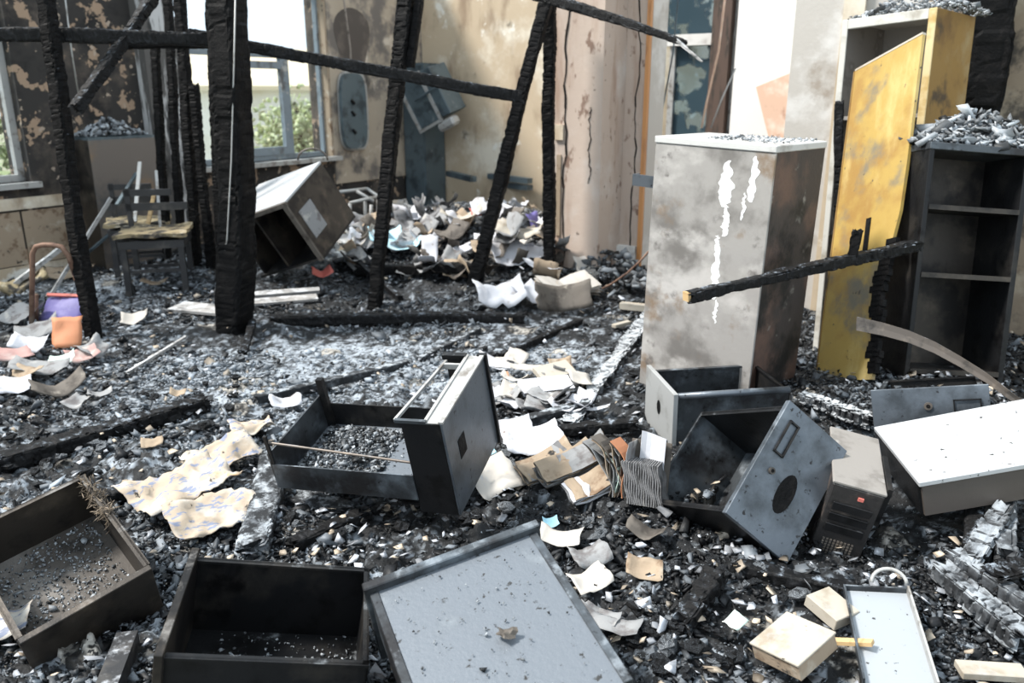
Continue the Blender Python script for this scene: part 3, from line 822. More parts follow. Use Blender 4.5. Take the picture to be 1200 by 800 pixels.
# lath studs in front of the window
YS = {197: 7.15, 213: 7.1, 232: 6.8, 250: 6.75, 259: 6.6}
for (xb, yb, xt, yt, ww, lab) in ((197, 292, 181, 40, .07, 'leftmost of the thin charred studs beside the window'), (213, 314, 196, -10, .07, 'second thin charred stud from the white ash-streaked pilaster'),
                                  (232, 335, 210, -10, .085, 'third thin charred stud, before the pale window'), (250, 327, 226, 100, .075, 'fourth thin charred stud, nearest left of the thick post'), (259, 332, 247, 60, .05, 'charred lath almost touching the thick post on its left')):
    b = P(xb, yb, YS[xb]); t = P(xt, yt, YS[xb] + .02); b = extend(t, b, 1.10)
    beam('charred_stud', b, t, ww, ww * .8, lab, 'stud', depth=.008, group='thin charred studs left of the thick post')
# floor timbers
def gbeam(a, c, w_, h_, label, la=.0, lc=.0, **kw):
    p0 = GD(*a, la); p1 = GD(*c, lc)
    return beam('fallen_beam', p0, p1, w_, h_, label, **kw)


gbeam((-30, 556), (240, 478), .10, .08, 'long charred beam half buried in ash at the left edge', .02, .03, m=CHAR, depth=.012)
gbeam((60, 600), (245, 553), .08, .06, 'low charred beam behind the scorched map sheets', .0, .01, m=CHAR)
gbeam((318, 373), (612, 375), .10, .08, 'charred beam lying across the middle behind the ash patch', .0, .02, m=CHAR)
gbeam((300, 470), (478, 428), .055, .05, 'grey-topped beam on the ash behind the tray drawer', .01, .01, m=CHAR_ASHY)
gbeam((490, 424), (560, 388), .05, .045, 'short ashy beam behind the hollow drawer front', .01, .01, m=CHAR_ASHY)
gbeam((585, 420), (680, 380), .05, .045, 'charred stick in front of the folded open book', .01, .02, m=CHAR)
gbeam((420, 322), (560, 324), .10, .09, 'black beam lying at the foot of the two leaning posts', .05, .06, m=CHAR_BLACK)
gbeam((665, 506), (772, 366), .085, .07, 'white ash-coated beam leaning beside the grey cabinet', .02, .06, m=CHAR_WHITE, depth=.026)
gbeam((600, 506), (690, 480), .06, .05, 'short grey beam right of the hollow drawer front', .03, .03, m=CHAR_ASHY)
gbeam((640, 515), (745, 508), .07, .06, 'charred log above the burnt books', .04, .05, m=CHAR)
gbeam((940, 476), (1018, 506), .075, .06, 'ash-white timber lying between the open drawers', .05, .06, m=CHAR_WHITE, depth=.012, cracked=True)
gbeam((285, 418), (297, 384), .05, .045, 'short stub leaning at the foot of the thick post', .02, .04, m=CHAR)
gbeam((150, 440), (218, 398), .028, .022, 'thin grey stick on the ash at left', .02, .02, m=GREYPLANK)
gbeam((300, 650), (326, 548), .12, .07, 'ash-covered plank between the map sheets and the tray drawer', .02, .05, m=CHAR_ASHY, depth=.006)
gbeam((345, 645), (420, 612), .06, .05, 'short charred beam above the black open drawer', .02, .02, m=CHAR)
gbeam((345, 585), (405, 600), .11, .07, 'grey ash-caked slab of wood under the tray drawer', .0, .0, m=CHAR_ASHY)
gbeam((1100, 684), (1192, 770), .085, .07, 'alligator-charred beam at the lower right, lower of the pair', .05, .06, m=CHAR_CRACKED, block=.05, depth=.009, cracked=True)
gbeam((1112, 676), (1215, 752), .06, .05, 'alligator-charred beam at the lower right, upper of the pair', .08, .09, m=CHAR_CRACKED, block=.05, depth=.009, cracked=True)
gbeam((1130, 690), (1168, 640), .07, .06, 'short cracked timber leaning up behind the charred pair', .07, .14, m=CHAR_CRACKED, block=.05, depth=.009, cracked=True)
gbeam((1178, 680), (1172, 612), .07, .06, 'upright cracked ash-white timber near the right edge', .08, .12, m=CHAR_CRACKED, block=.05, depth=.009, cracked=True)
gbeam((1132, 668), (1138, 622), .055, .05, 'charred stub under the white panel', .05, .10, m=CHAR)
gbeam((1158, 712), (1225, 694), .085, .06, 'black charred block at the right edge', .10, .10, m=CHAR, block=.04, depth=.014, cracked=True)
gbeam((800, 738), (838, 690), .07, .06, 'charred chunk of timber left of the cream box', .03, .06, m=CHAR, depth=.012)
gbeam((860, 668), (985, 694), .06, .05, 'charred beam under the tilted drawer', .02, .02, m=CHAR)
gbeam((405, 300), (470, 352), .05, .045, 'charred stick in the heap beside the leaning post', .04, .02, m=CHAR)
# beam leaning across the cabinets, with its stub
br = thing('charred_beam', 'charred beam jutting level across grey cabinet and yellow door', 'beam')
p0 = P(806, 347, 3.45); p1 = P(1077, 287, 3.93)
beam('shaft', p0, p1, .062, .055, None, m=CHAR, parent=br, block=.04, depth=.008)
ps = extend(p0, p1, .685)
beam('stub', ps + np.array([0, 0, .0]), ps + np.array([.012, .01, .135]), .045, .045, None, m=CHAR_BLACK, parent=br, depth=.008)
O, R, L = axis_frame(p0, p1)
cap = MB().box(-.022, -.02, -.012, .022, .02, .002).build('raw_end', RAWWOOD, br); cap.matrix_basis = frame(O, R)
# charred column behind the yellow cabinet
pc = WR + D2 * 2.55 - D1 * .22
beam('charred_post', pc + np.array([0, 0, 0]), pc + np.array([.05, .0, 3.3]), .26, .2, 'broad charred column behind the yellow cabinet at the right wall', 'post', block=.07, depth=.014)
pc = P(978, 445, 4.75); pc2 = P(985, 120, 4.95)
beam('charred_stud', pc, pc2, .05, .05, 'charred stick between the grey cabinet and the yellow cabinet', 'stud', m=CHAR)


# ------------------------------------------------------------------ furniture
def drawer(label, O, R, D, m, mi=None, mf=None, rim=.0, over=.02, t=.012, front_t=.022, slot=None, lock=None, pull=None, side_frac=1.0, name='file_drawer', mbot=None):
    w_, d_, h_ = D; th = thing(name, label, 'drawer', O, R)
    mi = mi or m; mf = mf or m
    MB().box(0, 0, 0, w_, front_t, h_).build('front_panel', mf, th, bevel=.002)
    hs = h_ * side_frac - over; e = over
    MB().box(e, front_t, .01, e + .006, d_, hs).box(e - .004, front_t, hs - .008, e + .016, d_, hs).build('side', m, th)
    MB().box(w_ - e - .006, front_t, .01, w_ - e, d_, hs).box(w_ - e - .016, front_t, hs - .008, w_ - e + .004, d_, hs).build('side', m, th)
    MB().box(e, d_ - .006, .01, w_ - e, d_, hs).box(e, d_ - .016, hs - .008, w_ - e, d_, hs).build('back', mi, th)
    MB().box(e, front_t, .004, w_ - e, d_, .012).build('bottom', mbot or mi, th)
    if rim:
        a = np.linspace(0, math.pi, 9)
        for xx in (w_ - e - rim * .5,):
            pts = [(xx, front_t, hs), (xx, d_, hs)]
            MB().tube(pts, rim, 10).build('rolled_rim', STEEL_BLUE, th, True)
    if slot:
        sx, sz_, sw, sh = slot
        MB().box(sx, -.008, sz_, sx + sw, 0, sz_ + .006).box(sx, -.008, sz_ + sh - .006, sx + sw, 0, sz_ + sh).box(sx, -.008, sz_, sx + .006, 0, sz_ + sh).box(sx + sw - .006, -.008, sz_, sx + sw, 0, sz_ + sh).build('label_holder', STEEL_DARK, th)
    if lock:
        a = np.linspace(0, 2 * math.pi, 17)[:-1]
        lx, lz, lr = lock
        o = MB().prism([(lx + lr * math.cos(q_), 0, lz + lr * math.sin(q_)) for q_ in a], (0, -.008, 0)).build('lock', IRON, th)
        MB().prism([(lx + lr * .5 * math.cos(q_), -.008, lz + lr * .5 * math.sin(q_)) for q_ in a], (0, -.002, 0)).build('keyhole', CHAR_BLACK, o)
    if pull:
        px_, pz_, pw, ph, ang = pull
        a = np.linspace(0, 2 * math.pi, 21)[:-1]; ca, sa = math.cos(ang), math.sin(ang)
        pts = [(px_ + pw * math.cos(q_) * ca - ph * math.sin(q_) * sa, -.0015, pz_ + pw * math.cos(q_) * sa + ph * math.sin(q_) * ca) for q_ in a]
        MB().prism(pts, (0, .002, 0)).build('handle_recess', CHAR_BLACK, th)
    return th


def debris_in(label, O, R, x0, x1, y0, y1, z0, n, seed, smin=.008, smax=.03, ashf=.5, tall=.03, name='debris', hump=0.0, stretch=1.5):
    rg_ = np.random.default_rng(seed)
    p = np.stack([rg_.uniform(x0, x1, n), rg_.uniform(y0, y1, n), np.zeros(n)], 1)
    fx = np.sin(math.pi * (p[:, 0] - x0) / (x1 - x0)) * np.sin(math.pi * (p[:, 1] - y0) / (y1 - y0))
    p[:, 2] = z0 + rg_.uniform(.1, 1, n) * (tall * .5 + hump * fx)
    s_ = rg_.lognormal(math.log((smin + smax) * .30), .45, n)
    size_ = np.stack([s_ * rg_.uniform(.8, stretch, n), s_ * rg_.uniform(.5, .9, n), s_ * rg_.uniform(.3, .7, n)], 1)
    k_ = np.clip(rg_.normal(ashf, .28, n), 0, 1)[:, None]
    c_ = np.array([.014, .015, .016]) * (1 - k_) + np.array([.50, .54, .58]) * k_
    o = chunk_mesh(name, p, size_, c_, DEBRIS, seed + 1, .45)
    o.matrix_world = frame(O, R)
    return tag(o, label, 'debris', kind='stuff')


# grey filing cabinet
O, R, D = POSE['graycab']; w_, d_, h_ = D
c = thing('filing_cabinet', 'tall scorched grey steel cabinet with white streaks, beside the doorway', 'cabinet', O, R)
MB().box(0, 0, -.05, w_, .012, h_ - .035).build('front_panel', GREYCAB, c, bevel=.003)
MB().box(w_ - .012, .012, -.05, w_, d_, h_ - .03).build('side_panel', RUSTSIDE, c, bevel=.003)
MB().box(0, .012, -.05, .012, d_, h_ - .03).build('side_panel', GREYCAB, c)
MB().box(.012, d_ - .012, -.05, w_ - .012, d_, h_ - .03).build('back_panel', RUSTSIDE, c)
MB().box(-.004, -.006, h_ - .033, w_ + .004, d_ + .004, h_).build('top_panel', mat('pale_top', (.58, .58, .57), .5, .1, [((.30, .28, .26), 4, .5, .7, 6)], bump=.1), c, bevel=.004)
rnd = random.Random(2)
for (cx_, z0_, z1_, w0_) in ((.43, .98, 1.20, .085), (.445, .84, .98, .04), (.42, .52, .80, .045), (.44, .40, .52, .022), (.57, 1.02, 1.23, .05), (.535, .93, 1.06, .02), (.41, .76, .84, .03)):
    n_ = 16; L_ = []; R_ = []; pk = MB()
    for i in range(n_ + 1):
        q_ = i / n_; ww = w0_ * (math.sin(math.pi * min(1, .08 + q_ * .9)) ** .6) * rnd.uniform(.55, 1.1); xx = cx_ + rnd.uniform(-.008, .008)
        zz = z0_ + (z1_ - z0_) * q_
        L_.append((xx - ww / 2, -.0012, zz)); R_.append((xx + ww / 2, -.0012, zz))
    for i in range(n_):
        pk.prism([L_[i], R_[i], R_[i + 1], L_[i + 1]], (0, .0014, 0))
    pk.build('peeled_streak', mat('bare_white_primer', (.86, .87, .88), .7, 0, [((.6, .6, .6), 20, .6, .7, 4)]), c)
MB().box(-.15, .02, 1.02, 0, .032, 1.08).box(-.15, .032, 1.02, -.138, .07, 1.08).build('bracket', STEEL_BLUE, c)
debris_in('ash crumbs lying on top of the grey cabinet', O, R, .25, w_ - .02, .05, d_ - .02, h_ + .004, 320, 71, .006, .018, .55, .012)

# yellow cabinet with its open front
O, R, D = POSE['yellow']; w_, d_, h_ = D
c = thing('steel_locker', 'tall open yellow-brown locker leaning at the right wall', 'cabinet', O, R)
MB().box(w_ - .012, 0, 0, w_, d_, h_).build('side_panel', OCHRE, c, bevel=.003)
MB().box(0, 0, 0, .012, d_, h_).build('side_panel', GREYPLATE, c, bevel=.003)
MB().box(.012, d_ - .012, 0, w_ - .012, d_, h_).build('back_panel', GREYPLATE, c)
MB().box(.012, .03, h_ - .012, w_ - .012, d_ - .012, h_).build('top_panel', PALEEDGE, c)
MB().box(-.004, -.008, 0, .035, .0, h_).build('front_stile', PALEEDGE, c, bevel=.003)
MB().box(w_ - .042, -.008, 0, w_ + .002, .0, h_).build('front_stile', mat('ochre_pale_edge', (.62, .50, .28), .5, 0, [((.45, .30, .10), 6, .5, .7, 5)]), c, bevel=.003)
MB().box(.035, -.008, h_ - .055, w_ - .042, .03, h_).build('front_rail', PALEEDGE, c, bevel=.003)
for zz in (.38, .80, 1.17, 1.50):
    MB().box(.012, .02, zz, w_ - .012, d_ - .02, zz + .022).build('shelf', GREYPLATE, c)
debris_in('charred debris heaped on top of the yellow locker', O, R, .0, w_ + .08, .02, d_ + .06, h_ + .004, 900, 81, .012, .04, .5, .03, hump=.16)
debris_in('burnt bits on the shelves of the yellow locker', O, R, .05, w_ - .05, .04, d_ - .05, 1.195, 200, 83, .012, .035, .45, .04)
# loose yellow door leaning against it
O, R, D = POSE['door']; w_, t_, h_ = D
dm = thing('locker_door', 'loose yellow locker door leaning askew before the yellow locker', 'door', O, R)
tp = h_
zs = [0, .2, .45, .62, .85, 1.1, tp]
edge = [w_ * .86, w_ * .84, w_ * .80, w_ * .88, w_ * .97, w_ * .99, w_]
poly = [(0, 0, 0)] + [(e_, 0, z_) for e_, z_ in zip(edge, zs)] + [(0, 0, tp)]
MB().prism(poly, (0, .018, 0)).build('door_leaf', YELLOW, dm)
MB().box(0, -.002, tp, w_, .022, tp + .012).build('top_edge', CREAM, dm)
MB().box(-.008, -.004, .02, 0, .026, tp).build('hinge_edge', OCHRE, dm)
MB().box(w_ * .50, -.004, .62, w_ * .57, .0, .86).build('handle_slot', CHAR_BLACK, dm)
mbx = MB(); rnd = random.Random(4)
for i in range(26):
    z_ = .03 + i * .026; e_ = np.interp(z_, zs, edge)
    mbx.box(e_ - rnd.uniform(.02, .06), -.006, z_, e_ + rnd.uniform(.02, .05), .020, z_ + .034)
mbx.build('burnt_edge', CHAR_BLACK, dm)

# black bookcase on the right
O, R, D = POSE['shelf']; w_, d_, h_ = D; h_ += .0
c = thing('bookcase', 'soot-black open steel bookcase at the right edge', 'bookcase', O, R)
MB().box(0, 0, -.05, .025, d_, h_).build('side_panel', STEEL_DARK, c, bevel=.002)
MB().box(w_ - .03, 0, -.05, w_, d_, h_).build('side_panel', STEEL_DARK, c, bevel=.002)
MB().box(.025, d_ - .01, -.05, w_ - .03, d_, h_).build('back_panel', STEEL_BROWN, c)
MB().box(-.004, -.006, h_ - .035, w_ + .02, d_, h_).build('top_panel', STEEL, c, bevel=.003)
for zz in (.02, .50, .83):
    MB().box(.025, .01, zz, w_ - .03, d_ - .01, zz + .02).build('shelf', STEEL_DARK, c)
    MB().box(.025, -.004, zz - .002, w_ - .03, .012, zz + .022).build('shelf_lip', STEEL_BROWN, c)
for zz in (.22, .62):
    MB().bar((.03, .06, zz), (.20, d_ - .02, zz + .03), .012, .02).build('runner', STEEL, c)
debris_in('grey charred splinters heaped on top of the black bookcase', O, R, .0, w_ + .25, .03, d_ + .1, h_ + .004, 1300, 91, .02, .055, .42, .03, hump=.20, stretch=2.6)

# drawers
O, R, D = POSE['drawE']
drawer('open grey file drawer standing before the tall grey cabinet', O, R, D, STEEL, STEEL_DARK, mat('pale_grey_front', (.38, .39, .39), .5, .2, [((.22, .22, .21), 5, .5, .7, 5)]), rim=.016, lock=None, pull=(D[0] * .52, .15, .026, .034, 0), over=.022)
O, R, D = POSE['drawF']
drawer('file drawer tilted onto its corner, front panel facing right', O, R, D, STEEL_DARK, STEEL, STEEL_BLUE, slot=(D[0] * .60, D[2] * .72, .13, .045), lock=(D[0] * .47, D[2] * .76, .012), pull=(D[0] * .40, D[2] * .46, .075, .036, 0), over=.016)
O, R, D = POSE['drawG']
drawer('small open file drawer with lock and label holder, behind the white panel', O, R, D, STEEL, STEEL_DARK, STEEL_BLUE, slot=(D[0] * .70, D[2] * .62, .10, .05), lock=(D[0] * .49, D[2] * .72, .016), over=.02)
debris_in('ash crumbs inside the small drawer behind the white panel', O, R, .04, D[0] - .04, .05, D[1] - .05, .12, 350, 95, .012, .03, .5, .05, hump=.06)
O, R, D = POSE['drawA']
drawer('brown scorched file drawer in the lower left corner', O, R, D, STEEL_BROWN, STEEL_BROWN, STEEL_BROWN, over=.0, t=.01, mbot=mat('brown_dusted_steel', (.075, .066, .058), .7, .1, [((.21, .195, .18), 4, .46, .64, 6), ((.02, .018, .016), 7, .55, .68, 6)], bump=.3, bscale=50))
debris_in('ash and grit in the lower left drawer', O, R, .02, D[0] - .03, .05, D[1] - .02, .012, 1100, 97, .002, .016, .45, .012)
rgf = np.random.default_rng(5); nf = 260
pf = np.stack([D[0] - .005 + rgf.normal(0, .012, nf), rgf.uniform(D[1] * .55, D[1] * .98, nf), D[2] - .02 + rgf.normal(0, .02, nf)], 1)
o = chunk_mesh('burnt_fibre_tuft', pf, np.stack([rgf.uniform(.02, .05, nf), np.full(nf, .0025), np.full(nf, .0025)], 1), np.array([.24, .19, .14]) * rgf.uniform(.4, 1.3, (nf, 1)), DEBRIS, 6, .8, 'tuft of burnt brown fibre on the rim of the lower left drawer', 'fibre')
o.matrix_world = frame(O, R)
O, R, D = POSE['drawB']
drawer('black open file drawer at the bottom edge', O, R, D, STEEL_DARK, STEEL_DARK, STEEL_BROWN, slot=(D[0] * .5, D[2] * .62, .10, .04), over=.02)
debris_in('thin ash on the floor of the black open drawer', O, R, .03, D[0] - .03, .10, D[1] - .02, .012, 420, 99, .002, .014, .35, .01)
O, R, D = POSE['drawC']; w_, d_, h_ = D
c = thing('file_drawer', 'upturned file drawer with an ash-dusted flat underside, bottom centre', 'drawer', O, R)
MB().box(.02, .02, .004, w_ - .02, d_, .012).build('bottom', DUSTY, c)
MB().box(-.012, -.006, -.02, w_ + .012, .022, h_ + .1).build('front_panel', STEEL, c, bevel=.003)
MB().box(0, .022, .0, .024, d_, h_).build('side', STEEL, c, bevel=.002)
MB().box(w_ - .024, .022, .0, w_, d_, h_).build('side', STEEL, c, bevel=.002)
MB().box(.024, d_ - .01, .006, w_ - .024, d_, h_).build('back', STEEL, c)
Ru = np.asarray(R) @ np.diag([1, -1, -1.0])
debris_in('burnt crumbs sprinkled on the upturned drawer', O, R, .03, w_ - .03, .04, d_ - .03, -.004, 120, 101, .003, .010, .25, .004)
g = MB(); g.sheet(np.array([[(x_ * .012 + .004 * math.sin(y_ * 2), y_ * .012 * (1 - .2 * abs(x_ - 2)), .008 * math.sin(x_ * 1.3 + y_)) for y_ in range(4)] for x_ in range(5)]), .002)
o = g.build('leaf', BOARD); o.matrix_world = frame(np.array(O) + np.asarray(R) @ np.array([.26, .29, -.016]), np.asarray(R) @ rotz(.6)); tag(o, 'dry curled brown leaf on the upturned drawer', 'leaf')

# the tray drawer with the tall hollow front
O, R, D = POSE['boxD']; w_, d_, h_ = D
c = thing('file_drawer', 'grey drawer with a hollow tall front and long shallow tray', 'drawer', O, R)
MB().box(0, 0, 0, w_, .010, h_).build('front_panel', STEEL_BLUE, c, bevel=.002)
MB().box(w_ - .004, -.012, -.01, w_ + .014, .028, h_ + .01).build('front_flange', STEEL_DARK, c, bevel=.002)
MB().box(0, .010, 0, .010, d_, h_).build('front_side', STEEL_DARK, c)
MB().box(w_ - .010, .010, 0, w_, d_, h_).build('front_side', STEEL_DARK, c)
MB().box(0, -.004, h_, w_, .014, h_ + .008).box(0, .06, h_, w_, .072, h_ + .008).box(0, .012, h_ - .004, w_, .062, h_ + .002).build('top_channel', PALEMETAL, c)
MB().box(w_ - .02, .07, h_ - .01, w_ + .006, d_ + .01, h_ + .012).build('top_rail', STEEL_DARK, c)
MB().bar((.0, d_ + .02, h_ + .006), (.0, .06, h_ + .006), .014, .012).build('rail', STEEL, c)
MB().bar((.0, d_ + .02, h_ + .006), (w_ * .94, d_ - .01, h_ - .01), .010, .012).build('strut', PALEMETAL, c)
MB().bar((w_ * .88, d_ - .01, h_ - .015), (w_ * .88, .07, h_ - .015), .012, .022).build('rail', PALEMETAL, c)
MB().box(w_ * .20, -.002, h_ * .46, w_ * .34, .0, h_ * .66).build('handle_slot', CHAR_BLACK, c)
MB().box(.04, d_, -.005, .09, d_ + .10, .005).build('foot_plate', STEEL_DARK, c)
T = .60; ht = .115
MB().box(.0, d_, .06, w_ - .04, d_ + T, .066).build('tray_bottom', DUSTY, c)
MB().box(-.006, d_, .06, .0, d_ + T, .06 + ht).build('tray_side', STEEL, c)
MB().box(w_ - .04, d_, .06, w_ - .034, d_ + T, .06 + ht).build('tray_side', STEEL_DARK, c)
MB().box(-.006, d_ + T, .06, w_ - .034, d_ + T + .008, .06 + ht + .05).build('tray_end', STEEL, c)
MB().box(w_ - .06, d_ + T - .03, .06, w_ - .036, d_ + T, .06 + ht + .13).build('upright_bar', STEEL_DARK, c)
MB().box(-.004, d_ + T - .01, .06, .006, d_ + T + .004, .06 + ht + .13).build('upright_bar', STEEL_DARK, c)
MB().tube([(.004, d_ + T - .005, .06 + ht + .10), (.02, d_, .06 + ht + .04)], .005, 8).build('follower_rod', IRON, c)
debris_in('grey cinders spilled in the long shallow drawer tray', O, R, .02, w_ - .06, d_ + .22, d_ + T - .02, .068, 1500, 103, .006, .030, .24, .02, hump=.04)
debris_in('loose ash on the near end of the shallow drawer tray', O, R, .02, w_ - .06, d_ + .01, d_ + .3, .066, 160, 105, .004, .012, .4, .008)

# white panel cabinet lying at the right
O, R, D = POSE['H']; w_, d_, h_ = D
c = thing('overturned_cabinet', 'white-topped cabinet lying on its side at the right edge', 'cabinet', O, R)
MB().box(0, 0, h_ - .02, w_, d_, h_).build('top_panel', WHITEP, c, bevel=.003)
MB().box(.01, .006, 0, w_, .02, h_ - .02).build('front_panel', BROWNFACE, c)
MB().box(.0, .02, 0, .014, d_, h_ - .02).build('side_panel', STEEL_DARK, c)
MB().box(.014, d_ - .014, 0, w_, d_, h_ - .02).build('back_panel', STEEL_DARK, c)
a = np.linspace(0, 2 * math.pi, 17)[:-1]
MB().prism([(.36 + .022 * math.cos(q_), .006, .03 + .012 * math.sin(q_)) for q_ in a], (0, -.01, 0)).build('lock', IRON, c)

# computer tower
O, R, D = POSE['tower']; w_, d_, h_ = D
c = thing('computer_tower', 'burnt computer tower with a perforated front, beside the tilted drawer', 'computer', O, R)
MB().box(0, .03, 0, w_, d_, h_ - .012).build('case', PLASTIC_DARK, c, bevel=.003)
MB().box(-.004, .0, h_ - .012, w_ + .004, d_, h_).build('cover_plate', GREYPLATE, c, bevel=.003)
MB().box(0, 0, 0, w_, .03, h_ - .012).build('bezel', PLASTIC_DARK, c, bevel=.004)
for zz in (.21, .165, .12):
    MB().box(.02, -.008, zz, w_ - .02, .0, zz + .032).build('drive_slot', STEEL_DARK, c, bevel=.002)
gm = MB()
for i in range(9):
    for j in range(6):
        gm.box(.03 + i * .012, -.003, .02 + j * .012, .037 + i * .012, .0, .027 + j * .012)
gm.build('grille', BOARD, c)
MB().box(.09, -.006, .268, .108, 0, .28).build('red_sticker', REDCARD, c)
MB().box(w_ + .004, .02, h_ * .55, w_ + .02, .24, h_ + .01).build('bent_plate', STEEL_DARK, c)

# white tray with wire handle
O, R, D = POSE['tray']; w_, d_, h_ = D
c = thing('metal_tray', 'pale ash-dusted metal tray with a wire handle, lower right', 'tray', O, R)
MB().box(0, 0, .0, w_, d_, .004).build('tray_bottom', mat('white_dusted_metal', (.34, .37, .40), .5, .15, [((.27, .30, .335), 5, .52, .74, 5), ((.05, .05, .05), 45, .655, .69, 4)], bump=.1), c)
MB().box(-.006, 0, 0, .0, d_, h_).build('rim', STEEL, c); MB().box(w_, 0, 0, w_ + .006, d_, h_ + .006).build('rim', PALEMETAL, c); MB().box(0, d_, 0, w_, d_ + .006, h_ * .8).build('rim', STEEL, c)
aa = np.linspace(0, math.pi, 13)
MB().tube([(w_ * .72 + .05 * math.cos(q_), d_ + .008 + .03 * math.sin(q_), .035 + .03 * math.sin(q_)) for q_ in aa], .006, 8).build('wire_handle', PALEMETAL, c, True)

# cream box and the board beside it
O, R, D = POSE['boxK']; w_, d_, h_ = D
c = thing('small_box', 'small cream scorched box left of the pale metal tray', 'box', O, R)
MB().box(0, 0, h_ - .008, w_, d_, h_).build('lid', CREAM, c, bevel=.002)
MB().box(.004, .004, 0, w_ - .004, d_ - .004, h_ - .008).build('body', PAPERTAN, c)
p = GD(973, 722, .03)
o = MB().box(-.05, -.06, -.02, .05, .06, .02).build('cream_block', CREAM, bevel=.002); o.matrix_world = frame(p, rotz(.5) @ rotx(.15)); tag(o, 'small cream block between the small box and the metal tray', 'block')
p = P(998, 752, 1.98)
o = MB().box(-.012, -.06, -.006, .012, .06, .006).build('wood_splinter', RAWWOOD); o.matrix_world = frame(p, rotz(.9) @ rotx(-.4)); tag(o, 'yellow raw wood splinter touching the metal tray', 'splinter')
p = GD(1160, 797, .03)
o = MB().box(-.09, -.03, -.01, .09, .03, .012).build('cream_strip', CREAM, bevel=.002); o.matrix_world = frame(p, rotz(-.1)); tag(o, 'cream strip of board at the bottom right edge', 'board')
p = P(1187, 688, 2.35)
o = MB().box(-.06, -.05, -.035, .06, .05, .035).build('pale_carton', GREYPLATE, bevel=.002); o.matrix_world = frame(p, rotz(-.45) @ rotx(.2)); tag(o, 'pale grey carton wedged among charred beams at right edge', 'carton')

# bent iron strip
pts = [P(1004, 371, 3.60), P(1035, 378, 3.57), P(1065, 387, 3.52), P(1095, 400, 3.46), P(1125, 417, 3.38), P(1155, 436, 3.30), P(1180, 455, 3.22), P(1205, 474, 3.16)]
grid = []
for i, p in enumerate(pts):
    wv = np.interp(i, [0, 7], [.062, .034])
    grid.append([p + np.array([0, -.012, -wv]), p + np.array([0, -.004, -wv * .5]), p])
o = MB().sheet(np.array(grid), .006).build('iron_strip', IRON, smooth=False); tag(o, 'bent flat iron strip curving over the small drawer', 'metal strip')

# fallen bookcase far left
O, R, D = POSE['fallen']; w_, d_, h_ = D
c = thing('fallen_bookcase', 'overturned bookcase with a white upper side, behind the thick post', 'bookcase', O, R)
MB().box(0, 0, h_ - .02, w_, d_, h_).build('side_panel', WHITEP, c, bevel=.003)
MB().box(0, 0, 0, w_, d_, .02).build('side_panel', STEEL_DARK, c)
MB().box(w_ - .02, 0, .02, w_, d_, h_ - .02).build('top_panel', STEEL_BROWN, c)
MB().box(0, d_ - .02, .02, w_ - .02, d_, h_ - .02).build('back_panel', STEEL_DARK, c)
for xx in (.04, .30):
    MB().box(xx, .02, .02, xx + .02, d_ - .02, h_ - .02).build('shelf', STEEL_BROWN, c)
MB().box(-.01, -.02, h_ - .04, w_ + .01, .0, h_ - .005).build('front_stile', BOARD, c)
MB().box(w_ - .04, -.02, 0, w_, .0, h_ - .04).build('front_stile', BOARD, c)
MB().box(w_ - .002, .06, h_ * .30, w_ + .004, .26, h_ * .75).build('torn_label', PAPERGREY, c)
p = GD(345, 330)
o = MB().box(-.28, -.02, 0, .28, .02, .03).build('fallen_plank', GREYPLANK)
o.matrix_world = frame(P(330, 345, 5.9), rotz(.35) @ rotx(.5)); tag(o, 'pale fallen plank in front of the overturned bookcase', 'plank')
o = MB().box(-.30, -.14, 0, .30, .14, .02).build('fallen_board', GREYPLANK)
o.matrix_world = frame(GD(325, 352, .02), rotz(.35) @ rotx(.12)); tag(o, 'flat grey board lying at the foot of the thick post', 'board')
o = MB().box(-.22, -.10, 0, .22, .10, .02).build('fallen_board', GREYPLANK)
o.matrix_world = frame(GD(236, 366, .02), rotz(-.3) @ rotx(.05)); tag(o, 'flat ash-white board left of the thick post', 'board')
# glass sheet leaning on it
o = MB().box(-.25, -.002, 0, .25, .002, .38).build('glass_sheet', GLASS)
o.matrix_world = frame(GD(378, 312, .03), rotz(-.4) @ rotx(-.6)); tag(o, 'thin glass sheet leaning against the overturned bookcase', 'glass')
# hoop on the bookcase
aa = np.linspace(0, math.pi, 13)
pc = P(366, 188, 7.2)
o = MB().tube([pc + np.array([.13 * math.cos(q_), .02, .10 * math.sin(q_)]) for q_ in aa], .008, 8).build('wire_hoop', IRON, smooth=True); tag(o, 'thin wire hoop above the overturned bookcase', 'hoop')

# tube frames
def tube_thing(name, label, cat, segs, r, m, group=None):
    c_ = thing(name, label, cat, segs[0][1][0])
    o0 = np.array(segs[0][1][0])
    for (nm, pts_) in segs:
        MB().tube(np.array(pts_) - o0, r, 8).build(nm, m, c_, True)
    return c_


